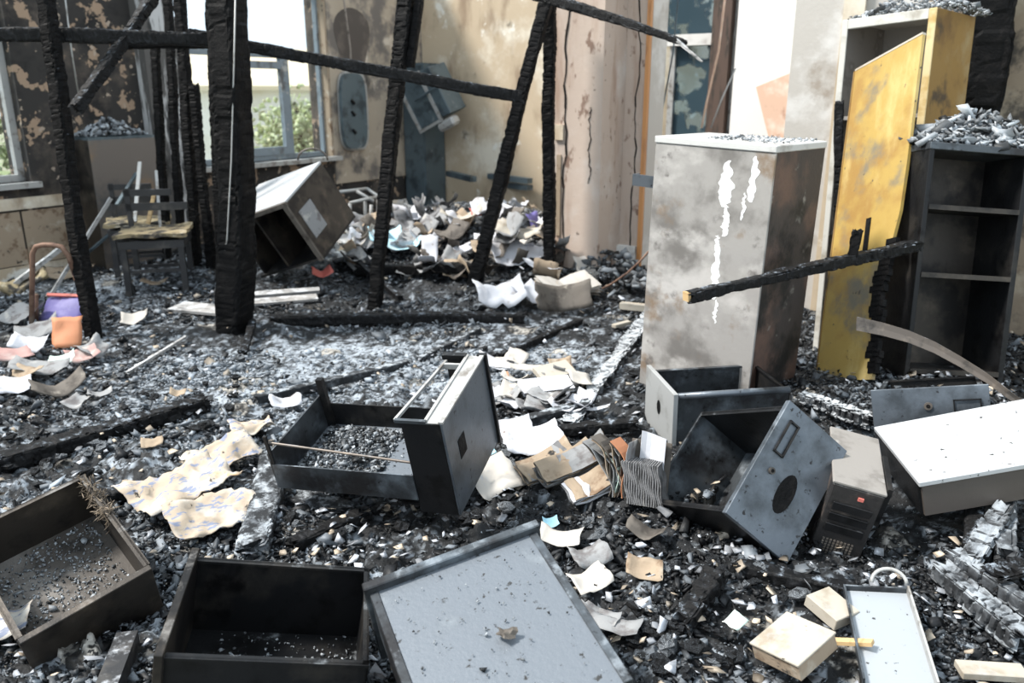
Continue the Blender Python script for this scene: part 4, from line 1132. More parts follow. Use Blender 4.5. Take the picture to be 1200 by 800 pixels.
Yh = 5.45
pA = GD(38, 382); Yh = pA[1]
arc = [P(38, 310, Yh), P(38, 297, Yh), P(42, 289, Yh), P(50, 287, Yh), P(62, 287, Yh), P(72, 289, Yh), P(80, 299, Yh), P(88, 322, Yh + .05)]
tube_thing('chair_frame', 'rusty bent tube chair frame at the left edge', 'chair', [('bent_tube', [P(37, 384, Yh)] + arc), ('leg', [P(88, 322, Yh + .05), P(104, 375, Yh + .2)]), ('leg', [P(42, 345, Yh + .1), P(42, 378, Yh + .1)])], .017, RUST)
Yf = 8.4
cz = lambda x_, y_, dy=0: P(x_, y_, Yf + dy)
tube_thing('stool_frame', 'bare pale metal stool frame right of the overturned bookcase', 'stool',
           [('top_rail', [cz(398, 225), cz(430, 221, .3)]), ('top_rail', [cz(430, 221, .3), cz(443, 230, .1)]), ('top_rail', [cz(443, 230, .1), cz(410, 238, -.2)]), ('cross_rail', [cz(418, 224), cz(438, 236)]),
            ('leg', [cz(410, 238, -.2), cz(410, 272, -.2)]), ('leg', [cz(428, 232), cz(428, 285)]), ('leg', [cz(443, 230, .1), cz(443, 268, .1)]), ('leg', [cz(435, 240, -.2), cz(434, 285, -.2)]), ('lower_rail', [cz(400, 264), cz(450, 260), cz(485, 268), cz(494, 280)])], .018, PALEMETAL)


# burnt chairs on the left
def chair(label, p, ang, sc_=1.0, foam=True, back=True):
    c_ = thing('burnt_chair', label, 'chair', p, rotz(ang) * sc_, group='burnt chairs by the left wall')
    S = .42
    for (a_, b_) in ((0, 0), (S, 0), (0, S), (S, S)):
        MB().box(a_ - .022, b_ - .022, 0, a_ + .022, b_ + .022, .42).build('leg', BLACKWOOD, c_)
    MB().box(-.03, -.03, .38, S + .03, S + .03, .44).build('seat_frame', BLACKWOOD, c_)
    MB().bar((0, 0, .2), (S, 0, .2), .025, .025).build('stretcher', BLACKWOOD, c_)
    MB().bar((0, S, .16), (S, S, .16), .025, .025).build('stretcher', BLACKWOOD, c_)
    if foam:
        gx = np.linspace(-.05, S + .05, 14)
        Xf, Yf_ = np.meshgrid(gx, gx, indexing='ij')
        Zf = .455 + .05 * fbm(Xf * 9 + p[0], Yf_ * 9, 3, 3)
        jx = Xf + (fbm(Xf * 12, Yf_ * 12, 8, 2) - .5) * .06
        MB().sheet(np.stack([jx, Yf_, Zf], -1), .03).build('seat_pad', FOAM, c_)
    if back:
        MB().box(-.03, S - .01, .62, S + .03, S + .02, .68).build('back_rail', BLACKWOOD, c_)
        MB().box(-.03, S - .01, .74, S * .8, S + .02, .79).build('back_rail', BLACKWOOD, c_)
        MB().box(-.02, S - .01, .42, .02, S + .02, .80).build('back_post', BLACKWOOD, c_)
    return c_


p = GD(152, 345, -.02); chair('black burnt chair with scorched foam seat, nearest of the burnt chairs', p, .25)
p = GD(122, 322, -.02) + D2 * .22; chair('black burnt chair behind the foam-seated one', p, .35)
for (a_, b_, wd, m_, lab) in (((60, 345), (130, 232), .035, GREYPLANK, 'long grey stick propped against the burnt chairs, leftmost'), ((137, 240), (160, 203), .03, TEALMETAL, 'grey batten leaning behind the burnt chairs'),
                               ((98, 300), (148, 258), .03, TEALMETAL, 'grey batten resting across the burnt chair seats'), ((158, 260), (164, 190), .03, PALEMETAL, 'thin pale upright by the charred studs, left'), ((188, 268), (183, 200), .022, PALEMETAL, 'thin pale upright by the charred studs, right'),
                               ((172, 270), (180, 230), .03, RAWWOOD, 'short raw-coloured stick behind the burnt chair'), ((0, 345), (70, 292), .05, GREYPLANK, 'grey plank sloping down at the left edge behind the rusty tube')):
    g0 = GD(a_[0], a_[1] if a_[1] > 300 else 318); o = MB().bar(P(a_[0], a_[1], g0[1]), P(b_[0], b_[1], g0[1] + .35), wd, wd * .7).build('burnt_stick', m_)
    tag(o, lab, 'stick')

# metal cabinet at the left wall with debris
c = thing('metal_cabinet', 'brown heat-stained metal cabinet against the left wall', 'cabinet', WA + D1 * .56 - D2 * .0 + np.array([0, 0, 0]), RL)
MB().box(0, -.34, -.05, .66, -.325, 1.20).build('front_panel', mat('heat_stained_steel', (.17, .15, .135), .5, .3, [((.08, .085, .09), 2.5, .46, .66, 5), ((.24, .17, .11), 3, .54, .72, 5)], bump=.1), c)
MB().box(0, -.325, -.05, .015, -.01, 1.20).build('side_panel', STEEL_BROWN, c); MB().box(.645, -.325, -.05, .66, -.01, 1.20).build('side_panel', STEEL_BROWN, c)
MB().box(0, -.34, 1.20, .66, -.005, 1.225).build('top_panel', TEALMETAL, c)
debris_in('burnt rubbish piled on the brown metal cabinet', WA + D1 * .56, RL, .02, .62, -.32, -.03, 1.23, 500, 111, .02, .06, .45, .04, hump=.14)
# dark slab in the corner and the box hanging on the wall above it
c = thing('steel_locker', 'narrow dark teal steel locker in the far corner', 'cabinet', KC, RL)
MB().box(-.46, -.40, 0, -.03, -.03, 2.0).build('body', TEALMETAL, c); MB().box(-.474, -.38, .03, -.46, -.05, 1.97).build('door', TEALMETAL, c, bevel=.004)
pc = P(498, 118, 11.15)
c = thing('wall_cabinet', 'dark metal cupboard hanging askew on the tan wall', 'cupboard', pc, RB @ roty(-.42) @ rotx(.2))
MB().box(-.26, -.02, -.30, .30, .38, .34).build('body', TEALMETAL, c, bevel=.01)
for a_ in ((-.28, -.05, -.32, -.24, -.02, .36), (.10, -.05, -.32, .14, -.02, .36)):
    MB().box(*a_).build('frame_bar', PALEMETAL, c)
MB().box(-.28, -.05, -.34, .14, -.02, -.30).build('frame_bar', PALEMETAL, c)
MB().tube([(-.1, -.06, .06), (.42, -.10, .06)], .016, 6).build('bracket_arm', TEALMETAL, c)
MB().box(.02, -.06, -.46, .30, .12, -.34).build('melted_sleeve', PALEMETAL, c, bevel=.03)
# teal board hanging on the wall by a wire
O2 = WA + D1 * 4.22 - np.array([0, 0, 0]); O2 = O2 + D2 * .06
zc = P(413, 130, 10.9)[2]
c = thing('metal_plate', 'rounded teal-grey metal panel hanging on a wire right of the bright window', 'plate', O2 + np.array([0, 0, zc]), RL)
aa = np.linspace(0, 2 * math.pi, 29)[:-1]
poly = [(.22 * np.sign(math.cos(q_)) * abs(math.cos(q_)) ** .5, -.02, .46 * np.sign(math.sin(q_)) * abs(math.sin(q_)) ** .5) for q_ in aa]
MB().prism(poly, (0, -.05, 0)).build('face_plate', TEALMETAL, c)
poly = [(x_ * 1.14 + .05, y_ + .05, z_ * 1.06) for (x_, y_, z_) in poly]
MB().prism(poly, (0, -.05, 0)).build('backing', PALEMETAL, c)
for zz in (.14, .0, -.22):
    MB().tube([(-.06, -.07, zz), (-.02, -.09, zz - .05)], .02, 6).build('knob', STEEL_DARK, c)
MB().tube([(0, -.04, .44), (0, -.05, .75), (-.10, -.05, 1.6)], .012, 6).build('wire', WIRE, c)


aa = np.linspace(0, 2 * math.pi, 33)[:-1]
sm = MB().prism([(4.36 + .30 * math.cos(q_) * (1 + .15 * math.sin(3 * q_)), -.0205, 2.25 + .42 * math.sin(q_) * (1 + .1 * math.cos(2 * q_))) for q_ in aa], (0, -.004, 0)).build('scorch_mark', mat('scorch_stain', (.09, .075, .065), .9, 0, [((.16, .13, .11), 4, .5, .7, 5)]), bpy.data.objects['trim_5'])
# thin wires
def wire(label, pts_, r=.006, m=WIRE):
    o_ = MB().tube(pts_, r, 6).build('hanging_wire', m, smooth=True)
    return tag(o_, label, 'wire')


wire('pale wire hanging down the front of the thick post', [P(276, -10, 5.35), P(274, 80, 5.35), P(271, 190, 5.35), P(266, 280, 5.35), P(260, 320, 5.4), P(250, 345, 5.5)], .005, PALEMETAL)
wire('thin wire hanging above the brown metal cabinet', [P(76, -5, 7.2), P(84, 60, 7.2), P(92, 110, 7.3)], .006, PALEMETAL)
wire('brown cable hanging in the doorway, left', [P(850, -5, 7.4), P(842, 60, 7.4), P(828, 120, 7.4), P(822, 150, 7.4)], .010, PINKBOARD)
wire('thin cable hanging in the doorway, right', [P(862, 80, 7.3), P(845, 118, 7.3), P(833, 150, 7.3)], .007, PALEMETAL)
wire('wire hanging before the bright gap in the doorway', [P(795, -5, 7.3), P(789, 60, 7.3), P(776, 130, 7.3), P(769, 160, 7.3)], .007, TEALMETAL)
wire('twisted wire trailing from the rubble beside the grey cabinet', [P(766, 288, 5.6), P(750, 306, 5.6), P(735, 320, 5.7), P(716, 333, 5.8), P(706, 338, 5.9)], .008, RUST)
# leaning board in the room beyond
o = MB().prism([(-.30, 0, 1.55), (.45, 0, 1.85), (.60, 0, .0), (.28, 0, .0)], (0, .025, 0)).build('leaning_board', PINKBOARD)
bp = WN + D2 * .62 - D1 * .30
o.matrix_world = frame(bp + np.array([0, 0, .12]), RB @ rotx(-.08)); tag(o, 'pinkish board leaning on the white wall beyond the doorway', 'board')
debris_in('dark rubble banked against the foot of the pier', PO + np.array([0, 0, .12]), RB, -.30, .45, -.18, .38, 0, 420, 121, .03, .09, .25, .05, hump=.22)
# wall ledges on the tan wall
for (a_, b_, lab) in (((526, 203), (555, 210), 'short charred ledge on the tan wall, left piece'), ((574, 206), (621, 212), 'charred double ledge on the tan wall, upper strip'), ((590, 216), (621, 220), 'charred double ledge on the tan wall, lower strip')):
    o = MB().bar(P(*a_, 11.35), P(*b_, 10.85), .10, .07).build('wall_ledge', TEALMETAL); tag(o, lab, 'ledge')


# ------------------------------------------------------------------ papers and books
def paper_mesh(w_, h_, curl, seed, crump=.02, n1=9, n2=7):
    gx = np.linspace(-w_ / 2, w_ / 2, n1); gy = np.linspace(-h_ / 2, h_ / 2, n2)
    X, Y = np.meshgrid(gx, gy, indexing='ij')
    Z = curl * ((X / w_ * 2) ** 2) * w_ * .5 + (fbm(X * 14 + seed, Y * 14, seed, 3) - .5) * crump * 2
    ed = 1 + (fbm(X * 25, Y * 25, seed + 4, 2) - .5) * .22
    return np.stack([X * ed, Y * ed, Z], -1)


PMESH = {}


def paper(px, py, w_, h_, rz, m, label, tx=0.0, ty=0.0, curl=.3, crump=.02, lift=.02, cat='paper', group=None, t=.0015, name='paper_sheet', bound=False):
    key = (round(w_, 2), round(h_, 2), m.name, round(curl, 1), round(crump, 2), len(PMESH) % 5, t)
    if key not in PMESH:
        PMESH[key] = MB().sheet(paper_mesh(w_, h_, curl, len(PMESH) * 13 + 1, crump), t).mesh(name, m, True)
    o_ = bpy.data.objects.new(name, PMESH[key]); COL.objects.link(o_)
    p_ = GD(px, py, lift)
    o_.matrix_world = frame(p_, rotz(rz) @ rotx(tx) @ roty(ty))
    return tag(o_, label, cat, group)


# large scorched map sheets
for (px, py, w_, h_, rz, tx, ty, lab) in ((213, 585, .40, .26, .95, .12, -.05, 'largest scorched map sheet, printed side up, left of the tray drawer'),
                                        (252, 618, .34, .22, .75, .15, .1, 'scorched map sheet lying nearest the black open drawer'),
                                        (262, 545, .30, .20, 1.0, .2, .0, 'scorched map sheet folded behind the largest one'),
                                        (295, 512, .20, .13, .5, .1, .1, 'small scorched sheet touching the end of the drawer tray')):
    g_ = paper_mesh(w_, h_, .12, int(px), .05, 22, 16)
    o = MB().sheet(g_, .004).build('map_sheet', MAPPAPER, smooth=True); o.matrix_world = frame(GD(px, py, .065), rotz(rz) @ rotx(tx) @ roty(ty)); tag(o, lab, 'map')

# colourful left pile
o = paper(75, 378, .30, .20, -.15, PURPLE, 'bent purple folder in the paper pile at left', tx=.75, curl=-.2, lift=.10, cat='folder', t=.006, name='folder')
sp = MB().box(-.15, .095, -.005, .15, .115, .012).build('spine', REDCARD, o)
paper(80, 403, .17, .22, .3, ORANGE, 'orange card propped below the purple folder', tx=.9, curl=-.2, lift=.08, cat='card', t=.004, name='card')
for i, (px, py, w_, h_, rz, m_, lab) in enumerate((
        (45, 395, .26, .18, .5, PAPERGREY, 'grey crumpled sheet left of the orange card'), (30, 378, .25, .2, -.4, PAPERGREY, 'ash-grey sheet by the foot of the rusty tube'),
        (38, 412, .20, .13, .1, PAPERW, 'white sheet under the crumpled one in the left pile'), (14, 424, .2, .14, .7, PINKP, 'pink-edged sheet at the left edge'),
        (75, 432, .14, .10, .3, GREENP, 'pale green slip below the orange card'), (98, 426, .18, .12, .8, PINKP, 'pinkish scorched sheet at the right end of the left pile'),
        (50, 440, .30, .12, .1, PAPERGREY, 'long grey sheet at the bottom of the left pile'), (12, 462, .20, .13, .4, PAPERW, 'white booklet sheet at the left edge below the pile'),
        (110, 418, .16, .13, 1.2, PAPERGREY, 'grey curled sheet beside the leaning post'), (30, 448, .20, .14, -.3, PAPERTAN, 'tan torn sheet at the left edge'))):
    paper(px, py, w_, h_, rz, m_, lab, tx=.3 + .1 * (i % 3), ty=.15 * ((i % 4) - 1.5), curl=.25 + .1 * (i % 3), crump=.03, lift=.05)
paper(70, 465, .26, .12, .75, BOARD, 'curled dark cover lying below the left paper pile', tx=.3, curl=.6, lift=.04, t=.006, cat='book cover', name='book_cover')
paper(158, 378, .17, .15, .3, PAPER, 'cream crumpled sheet between the two left posts', tx=.2, curl=.3, crump=.05, lift=.03)
paper(72, 325, .55, .22, .1, PAPERTAN, 'brown scorched rug of paper behind the rusty tube', tx=.25, curl=.1, crump=.05, lift=.04)
paper(20, 345, .45, .16, .7, FOAM, 'strip of yellow burnt foam at the left edge', tx=.3, curl=.4, crump=.06, lift=.06, cat='foam', t=.03, name='foam_strip')
paper(182, 336, .2, .09, .1, PAPERTAN, 'tan scrap under the burnt chair', tx=.1, curl=.3, lift=.03)

# the long heap below the tan wall
rnd = random.Random(7)
KIND = {'scorched_paper': 'scorched cream sheet', 'pale_paper': 'white loose sheet', 'ash_grey_paper': 'ash-grey loose sheet', 'tan_burnt_paper': 'tan burnt sheet', 'scorched_book_board': 'dark brown scorched cover sheet', 'burnt_page_edges': 'dark grey burnt page'}
GRP = 'scorched sheets in the heap below the tan wall'
kinds = [PAPER, PAPERW, PAPERGREY, PAPERTAN, PAPERGREY, BOARD, BOARD, BURNTPAGE]
for i in range(110):
    t_ = rnd.random()
    px = 395 + t_ * 275; ylo = 300 - 40 * math.sin(t_ * 2.2); py = rnd.uniform(ylo - 22, 338 - 20 * (1 - t_))
    if (GD(px, py) - KC) @ D1 > -.3:
        continue
    paper(px, py, rnd.choice([.16, .22, .28, .34]), rnd.choice([.10, .14, .2]), rnd.uniform(0, 6.28), *(lambda m_: (m_, KIND[m_.name] + ' in the paper heap, ' + ('left of both leaning posts' if px < 440 else 'between the two leaning posts' if px < 555 else 'right of the steeply leaning post')))(rnd.choice(kinds)), tx=rnd.uniform(-.2, .8), ty=rnd.uniform(-.5, .5), curl=rnd.choice([.2, .5, .8]), crump=rnd.choice([.02, .04]), lift=rnd.uniform(.02, .12), group=GRP)
for (px, py, w_, h_, rz, m_, tx, lab) in ((452, 292, .30, .2, .3, TEALP, .6, 'pale blue sheet in the heap behind the leaning post'), (472, 302, .35, .14, -.1, TEALP, .4, 'pale blue and white strip at the front of the heap'),
                                      (560, 262, .16, .10, .4, REDCARD, .7, 'red card in the heap below the tan wall'), (592, 312, .32, .26, .5, PAPERW, .7, 'large white crumpled sheet right of the steeply leaning post'),
                                      (612, 288, .42, .16, -.5, CREAM, .5, 'long cream rolled sheet in front of the tan wall'), (626, 280, .20, .28, 1.2, PURPLE, 1.1, 'purple-tinged leaf standing beside the pier post'),
                                      (540, 268, .4, .12, .35, CREAM, .3, 'cream strip lying across the middle of the heap'), (467, 252, .24, .22, .6, PAPER, 1.2, 'upright pale sheet before the dark teal locker'),
                                      (378, 334, .16, .10, .4, REDCARD, .4, 'red scrap near the overturned bookcase'), (405, 310, .5, .10, .7, PAPERGREY, .5, 'curled grey strip propped beside the overturned bookcase'), (392, 292, .2, .13, .4, PAPERTAN, .8, 'orange-brown burnt scrap behind the overturned bookcase')):
    paper(px, py, w_, h_, rz, m_, lab, tx=tx, curl=.5, crump=.04, lift=.10)


# books
def closed_book(px, py, w_, h_, t_, rz, m, label, tx=0.0, ty=0.0, lift=.02, pm=PAPER, group=None):
    c_ = thing('burnt_book', label, 'book', GD(px, py, lift), rotz(rz) @ rotx(tx) @ roty(ty), group=group)
    MB().box(-w_ / 2, -h_ / 2, 0, w_ / 2, h_ / 2, .004).box(-w_ / 2, -h_ / 2, t_ - .004, w_ / 2, h_ / 2, t_).box(-w_ / 2 - .004, -h_ / 2, 0, -w_ / 2, h_ / 2, t_).build('cover', m, c_)
    mb = MB(); n_ = 7
    for i in range(n_):
        j = .004 * ((i * 37) % 5) / 5
        mb.box(-w_ / 2, -h_ / 2 + .004 + j, .004 + (t_ - .008) * i / n_, w_ / 2 - .006 - j, h_ / 2 - .004 - j, .004 + (t_ - .008) * (i + .85) / n_)
    mb.build('pages', pm, c_)
    return c_


def open_book(px, py, w_, h_, rz, label, tx=0.0, ty=0.0, lift=.03, fan=8, m=PAPERW, cm=BOARD, up=1.0):
    c_ = thing('open_book', label, 'book', GD(px, py, lift), rotz(rz) @ rotx(tx) @ roty(ty))
    for sgn in (-1, 1):
        for i in range(fan):
            a_ = .10 + i * .11 * up
            u = np.linspace(0, w_, 8)
            ang = a_ + (u / w_) * (-.5 * up)
            xs = np.concatenate([[0], np.cumsum(np.cos(ang[:-1]) * np.diff(u))]); zz = np.concatenate([[0], np.cumsum(np.sin(ang[:-1]) * np.diff(u))])
            yv = np.linspace(-h_ / 2, h_ / 2, 5)
            g_ = np.stack([np.repeat((sgn * xs)[:, None], 5, 1), np.repeat(yv[None], 8, 0) * (1 - .03 * (i % 3)), np.repeat(zz[:, None], 5, 1) + .004 * i * 0 + (vn2(np.repeat(u[:, None], 5, 1) * 30, np.repeat(yv[None], 8, 0) * 30, i) - .5) * .008], -1)
            if i == 0:
                MB().sheet(g_ + np.array([0, 0, -.006]), .005).build('cover', cm, c_)
            else:
                MB().sheet(g_, .002).build('page', m, c_)
    return c_


open_book(664, 345, .24, .26, .5, 'folded open book with grey cover in front of the pier', tx=.3, lift=.05, fan=5, up=.9, m=PAPER)
paper(656, 362, .40, .20, .18, BOARD, 'grey-brown curved book cover in front of the pier', tx=1.05, curl=.7, crump=.01, lift=.08, t=.012, cat='book cover', name='book_cover')
paper(585, 355, .36, .28, .2, PAPERW, 'crumpled white sheet left of the folded open book', tx=.3, curl=.4, crump=.07, lift=.06)
paper(688, 325, .24, .22, .5, PAPER, 'scorched-edged white sheet leaning against the pier foot', tx=.9, curl=.3, lift=.08)
paper(618, 354, .26, .2, .9, PAPERW, 'pale curled sheet touching the folded open book', tx=.4, curl=.5, lift=.05)
o = MB().box(-.10, -.03, 0, .10, .03, .05).build('cream_block', CREAM, bevel=.003); o.matrix_world = frame(GD(742, 366, .02), rotz(-.4)); tag(o, 'cream block lying left of the tall grey cabinet', 'block')
o = MB().box(-.08, -.02, 0, .08, .02, .025).build('cream_block', CREAM, bevel=.003); o.matrix_world = frame(GD(728, 385, .02), rotz(.7)); tag(o, 'smaller pale block below the cream one', 'block')

GR2 = 'pale sheets right of the hollow-fronted drawer'
rnd = random.Random(21)
for i in range(26):
    px = rnd.uniform(578, 690); py = rnd.uniform(428, 486)
    paper(px, py, rnd.choice([.12, .16, .22]), rnd.choice([.07, .10, .13]), rnd.uniform(0, 3.1), rnd.choice([PAPERW, PAPER, PAPERGREY, PAPERW]), 'pale loose sheet in the litter right of the hollow-fronted drawer', tx=rnd.uniform(-.1, .4), ty=rnd.uniform(-.3, .3), curl=rnd.choice([.2, .5]), lift=rnd.uniform(.02, .06), group=GR2)
closed_book(650, 448, .20, .13, .03, .45, CREAM, 'scorched cream booklet behind the ash-coated beam', tx=.25, ty=-.1, lift=.05)
closed_book(640, 462, .28, .12, .025, .3, PAPERW, 'white booklet in the litter right of the hollow-fronted drawer', tx=.3, lift=.04)
paper(657, 438, .13, .10, .2, PAPERTAN, 'tan card standing behind the scorched cream booklet', tx=.6, lift=.05)
paper(592, 450, .035, .03, .3, ORANGE, 'tiny orange scrap beside the hollow drawer front', tx=.5, lift=.06)

# burnt book row in front of the open drawers
def curled_book(px, py, w_, h_, rz, label, mats, tx=0.0, ty=0.0, lift=.04, n=9, bend=.5, seed=1):
    c_ = thing('burnt_book', label, 'book', GD(px, py, lift), rotz(rz) @ rotx(tx) @ roty(ty))
    rn = random.Random(seed)
    for i in range(n):
        u = np.linspace(-.5, .5, 10); k_ = bend * (.5 + i / n) * rn.uniform(.7, 1.2)
        L_ = w_ * rn.uniform(.82, 1.03); hh_ = h_ * rn.uniform(.86, 1.0)
        xs = u * L_ + rn.uniform(-.008, .008); zz = i * .005 + k_ * (np.clip(u + .1, 0, 1) ** 2) * w_ * 1.1 + .004 * np.sin(u * 9 + i)
        yv = np.linspace(-hh_ / 2, hh_ / 2, 5)
        g_ = np.stack([np.repeat(xs[:, None], 5, 1) + (np.sin(np.arange(5) * 1.7 + i) * .004)[None], np.repeat(yv[None], 10, 0), np.repeat(zz[:, None], 5, 1) + (vn2(np.repeat(u[:, None], 5, 1) * 6 + i, np.repeat(yv[None], 10, 0) * 30, seed) - .5) * .01], -1)
        MB().sheet(g_, .0045 if i in (0, n - 1) else .003).build('cover' if i in (0, n - 1) else 'page', mats[i % len(mats)], c_)
    return c_


curled_book(637, 560, .24, .13, .55, 'leftmost charred curled book of the row before the open drawers', [BOARD, BURNTPAGE, PAPERGREY, PAPERTAN], .35, -.1, .04, 8, .5, 3)
curled_book(660, 566, .24, .12, .50, 'brown-edged curled book in the row before the open drawers', [BOARD, PAPERTAN, BURNTPAGE, PAPERGREY], .4, -.15, .06, 10, .4, 5)
curled_book(685, 560, .22, .12, .45, 'grey curled book leaning on the fanned one', [PAPERGREY, BURNTPAGE, BOARD, PAPERTAN], .45, -.3, .08, 9, .45, 8)
curled_book(692, 582, .20, .12, .40, 'white-edged curled book lowest in the burnt book row', [PAPERW, PAPERTAN, PAPERW, BURNTPAGE], .3, -.2, .04, 6, .35, 11)
paper(622, 530, .28, .18, .25, PAPERW, 'pale sheet behind the burnt book row', tx=.35, curl=.3, crump=.03, lift=.06)
paper(598, 515, .20, .09, .3, PAPERW, 'white strip leaning on the hollow drawer front', tx=.4, curl=.2, lift=.07)
paper(577, 572, .22, .22, .6, PAPER, 'mottled scorched sheet right of the hollow drawer front', tx=.3, curl=.3, crump=.05, lift=.05)
paper(572, 545, .06, .05, .6, TEALP, 'small blue scrap beside the hollow drawer front', tx=.5, lift=.07)
# standing fanned book with grey burnt page block
pb_ = GD(738, 585, .04)
c = thing('fanned_book', 'standing burnt book with fanned grey pages beside the tilted drawer', 'book', pb_, rotz(-.35) @ rotx(-.25))
cols_ = [BOARD, PAPERGREY, PAPERTAN, BOARD, PAPERGREY, GREENP, BOARD, PAPERTAN, PAPERGREY, BOARD, ORANGE, PAPERGREY, BOARD, PAPERGREY]
rnd = random.Random(3)
for i in range(14):
    u = np.linspace(0, 1, 12); bd = (.15 - .009 * i) * rnd.uniform(.8, 1.15); Lp = rnd.uniform(.20, .27)
    xs = -.07 + i * .006 - bd * u ** 2 + .012 * np.sin(u * 7 + i); zz = -.02 + Lp * (u - .18 * u ** 3)
    yv = np.linspace(-.08 + rnd.uniform(0, .02), .06, 4)
    g_ = np.stack([np.repeat(xs[:, None], 4, 1) + (np.arange(4) * .004)[None], np.repeat(yv[None], 12, 0), np.repeat(zz[:, None], 4, 1)], -1)
    MB().sheet(g_, .0025).build('page', cols_[i], c)
for i in range(17):
    x_ = .01 + i * .0085
    u = np.linspace(0, 1, 12)
    g_ = np.stack([np.repeat((x_ + .003 * np.sin(u * 11 + i * .5) - .035 * u)[:, None], 4, 1), np.repeat(np.linspace(-.10 + rnd.uniform(0, .006), .05, 4)[None], 12, 0), np.repeat((u * .16 - .03)[:, None], 4, 1)], -1)
    MB().sheet(g_, .0055).build('page', BURNTPAGE, c)
MB().sheet(np.array([[(.02 + .10 * i_ / 5, .03 + .01 * math.sin(i_), .10 + .14 * j_ / 4 - .02 * i_ / 5) for j_ in range(5)] for i_ in range(6)]), .004).build('white_leaf', PAPERW, c)
MB().box(-.02, .05, -.03, .14, .06, .2).build('cover', BOARD, c)

# foreground sheets right of the upturned drawer
for (px, py, w_, h_, rz, m_, tx, lab) in ((656, 644, .15, .08, -.3, PAPER, .2, 'tan-edged sheet at the top corner of the upturned drawer'), (690, 664, .14, .11, .4, PAPERGREY, .15, 'ash-grey white sheet right of the upturned drawer'),
                                      (755, 678, .12, .09, -.2, PAPERTAN, .3, 'brown-hearted burnt wad of paper right of the upturned drawer'), (690, 694, .13, .10, .5, PAPER, .2, 'cream round-edged sheet beside the upturned drawer rim'),
                                      (704, 735, .12, .07, -.5, PAPERGREY, .2, 'torn pale sheet at the lower right side of the upturned drawer'), (758, 634, .15, .07, -.5, BOARD, .2, 'brown scorched card below the fanned book'),
                                      (645, 622, .06, .05, .2, TEALP, .3, 'bluish crumpled scrap above the upturned drawer corner'), (712, 745, .2, .08, -.4, PAPERGREY, .1, 'grey strip by the lower right edge of the upturned drawer'),
                                      (858, 745, .07, .05, .8, GREENP, .3, 'pale greenish slip left of the small cream box'), (5, 745, .16, .12, .3, MAPPAPER, .1, 'tan sheet under the lower left drawer'),
                                      (335, 480, .16, .10, .5, PAPERW, .3, 'pale curled sheet behind the tray drawer end'), (180, 530, .09, .06, .4, PAPERTAN, .3, 'tan scrap on the black ash above the map sheets'), (210, 468, .08, .06, .2, PAPERTAN, .2, 'tan scrap on the ash near the buried beam'),
                                      (118, 468, .12, .06, .5, PAPERGREY, .2, 'grey flake of paper right of the left pile'), (95, 480, .14, .10, -.4, PAPERGREY, .2, 'grey folded sheet below the dark curled cover')):
    paper(px, py, w_, h_, rz, m_, lab, tx=tx, curl=.35, crump=.03, lift=.04)
# dusty papers at the left bottom, planks under the drawers
o = MB().box(-.03, -.12, -.2, .03, .12, .0).build('table_leg_stub', BLACKWOOD); o.matrix_world = frame(P(137, 770, 1.95), rotz(.2)); tag(o, 'black wooden stub under the lower left drawer', 'wood')

# larger charcoal lumps, each one its own piece
rnd = random.Random(33); rgn = np.random.default_rng(12)
LUMPS = []
for k_ in range(10):
    mb = MB(); nu, nv = 7, 6; v = []
    for i in range(nv):
        ph = math.pi * (i + .5) / nv
        for j in range(nu):
            th_ = 2 * math.pi * j / nu
            r_ = 1 + rgn.uniform(-.35, .25)
            v.append((r_ * math.sin(ph) * math.cos(th_), .7 * r_ * math.sin(ph) * math.sin(th_), .5 * r_ * math.cos(ph)))
    f = [(i * nu + j, i * nu + (j + 1) % nu, (i + 1) * nu + (j + 1) % nu, (i + 1) * nu + j) for i in range(nv - 1) for j in range(nu)]
    f = [tuple(reversed(q_)) for q_ in f] + [tuple(range(nu)), tuple(range(nv * nu - 1, (nv - 1) * nu - 1, -1))]
    mb.add(v, f)
    LUMPS.append(mb.mesh('charcoal_lump', CHAR if k_ % 3 else CHAR_ASHY))
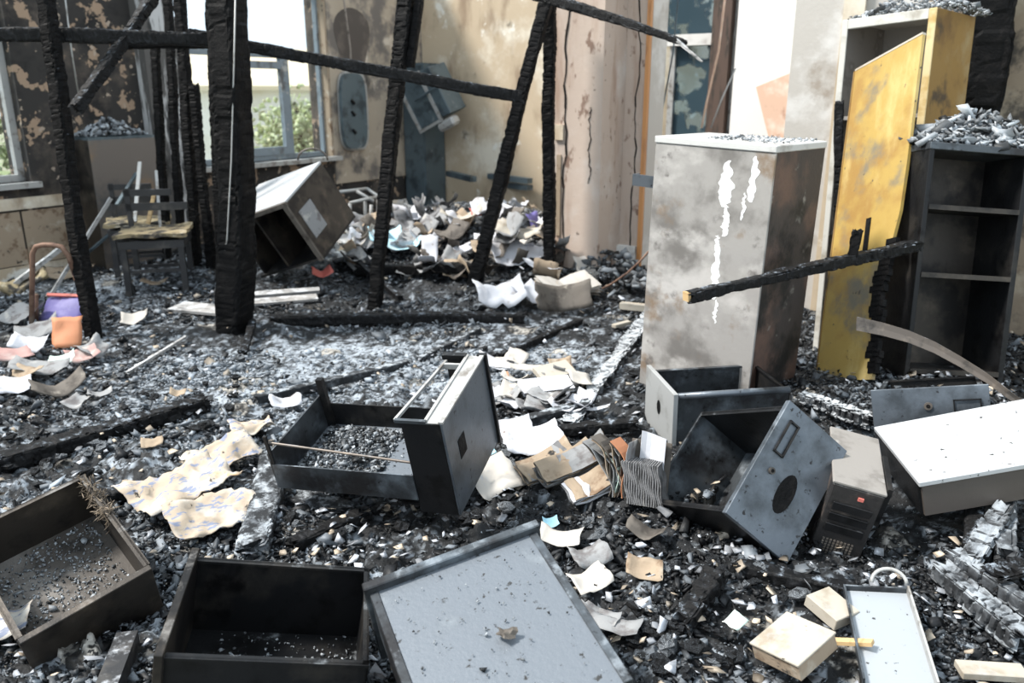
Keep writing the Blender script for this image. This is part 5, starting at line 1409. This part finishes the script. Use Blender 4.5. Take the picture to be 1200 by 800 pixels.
for i in range(230):
    while True:
        px = rnd.uniform(5, 1195); py = 395 + 400 * rnd.random() ** .8
        if not (320 < px < 590 and 430 < py < 600) and not (180 < px < 740 and py > 640) and not (760 < px < 1100 and py < 640) and not (150 < px < 310 and 520 < py < 650) and not (px < 200 and py > 560) and not (990 < px < 1100 and py > 675) and not (870 < px < 990 and py > 712) and px + py < 1640 - 0:
            break
    o = bpy.data.objects.new('charcoal_lump', LUMPS[i % 10]); COL.objects.link(o)
    s_ = rnd.uniform(.018, .042)
    o.matrix_world = frame(GD(px, py, .012), rotz(rnd.uniform(0, 6.28)) @ rotx(rnd.uniform(-.4, .4)) * s_)
    tag(o, ('black' if (i % 10) % 3 else 'ash-grey') + ' loose charcoal lump ' + ('left of the tray drawer' if px < 330 else 'right of the tray drawer' if px < 750 else 'in front of the tilted drawer') + (', far back' if py < 470 else ', mid floor' if py < 620 else ', near the bottom edge'), 'charcoal', 'charcoal lumps on the rubble floor')


# ------------------------------------------------------------------ outside the windows
def tree(label, x, y, h_, r_, n, seed):
    c_ = thing('garden_tree', label, 'tree', (x, y, -.3))
    MB().tube([(0, 0, 0), (.1, 0, h_ * .5), (0, .1, h_ * .85)], [.14, .11, .05], 8).build('trunk', BARK, c_)
    rg_ = np.random.default_rng(seed)
    d = rg_.normal(size=(n, 3)); d /= np.linalg.norm(d, axis=1, keepdims=True); d *= (rg_.uniform(0, 1, (n, 1)) ** .4) * r_
    clump = rg_.normal(0, r_ * .25, (40, 3))
    d = d * .75 + clump[rg_.integers(0, 40, n)]; d[:, 2] = d[:, 2] * 1.2 + h_ * .62
    d[:, 2] = np.maximum(d[:, 2], .1)
    s_ = rg_.uniform(.06, .13, n)
    o_ = chunk_mesh('foliage', d, np.stack([s_, s_ * .7, np.full(n, .006)], 1), np.ones((n, 3)), LEAF, seed, .9)
    o_['kind'] = 'stuff'; o_.parent = c_
    return c_


tree('leafy yellow-green tree outside the left window', -7.6, 10.2, 2.6, 1.5, 6000, 1)
tree('leafy tree behind the one outside the left window', -11.2, 15.0, 3.6, 1.9, 7000, 4)
tree('pale green tree seen through the middle window', -3.6, 14.0, 1.6, .75, 2200, 2)
tree('green tree seen beside the thick post through the window', -6.0, 13.2, 3.0, .8, 3000, 3)
c = thing('far_house', 'pale house with an ochre roof seen through the middle window', 'house', (-6.2, 22, -.3), rotz(.3))
MB().box(-2, 0, 0, 2.2, 3, 2.0).build('wall', HOUSEW, c)
MB().prism([(-2.2, -.3, 2.0), (2.4, -.3, 2.0), (2.4, 1.5, 3.0), (-2.2, 1.5, 3.0)], (0, 0, .1)).build('roof', HOUSER, c)
for xx in (-.9, .8):
    MB().box(xx - .3, -.03, .8, xx + .3, 0, 1.6).build('window', STEEL_DARK, c)
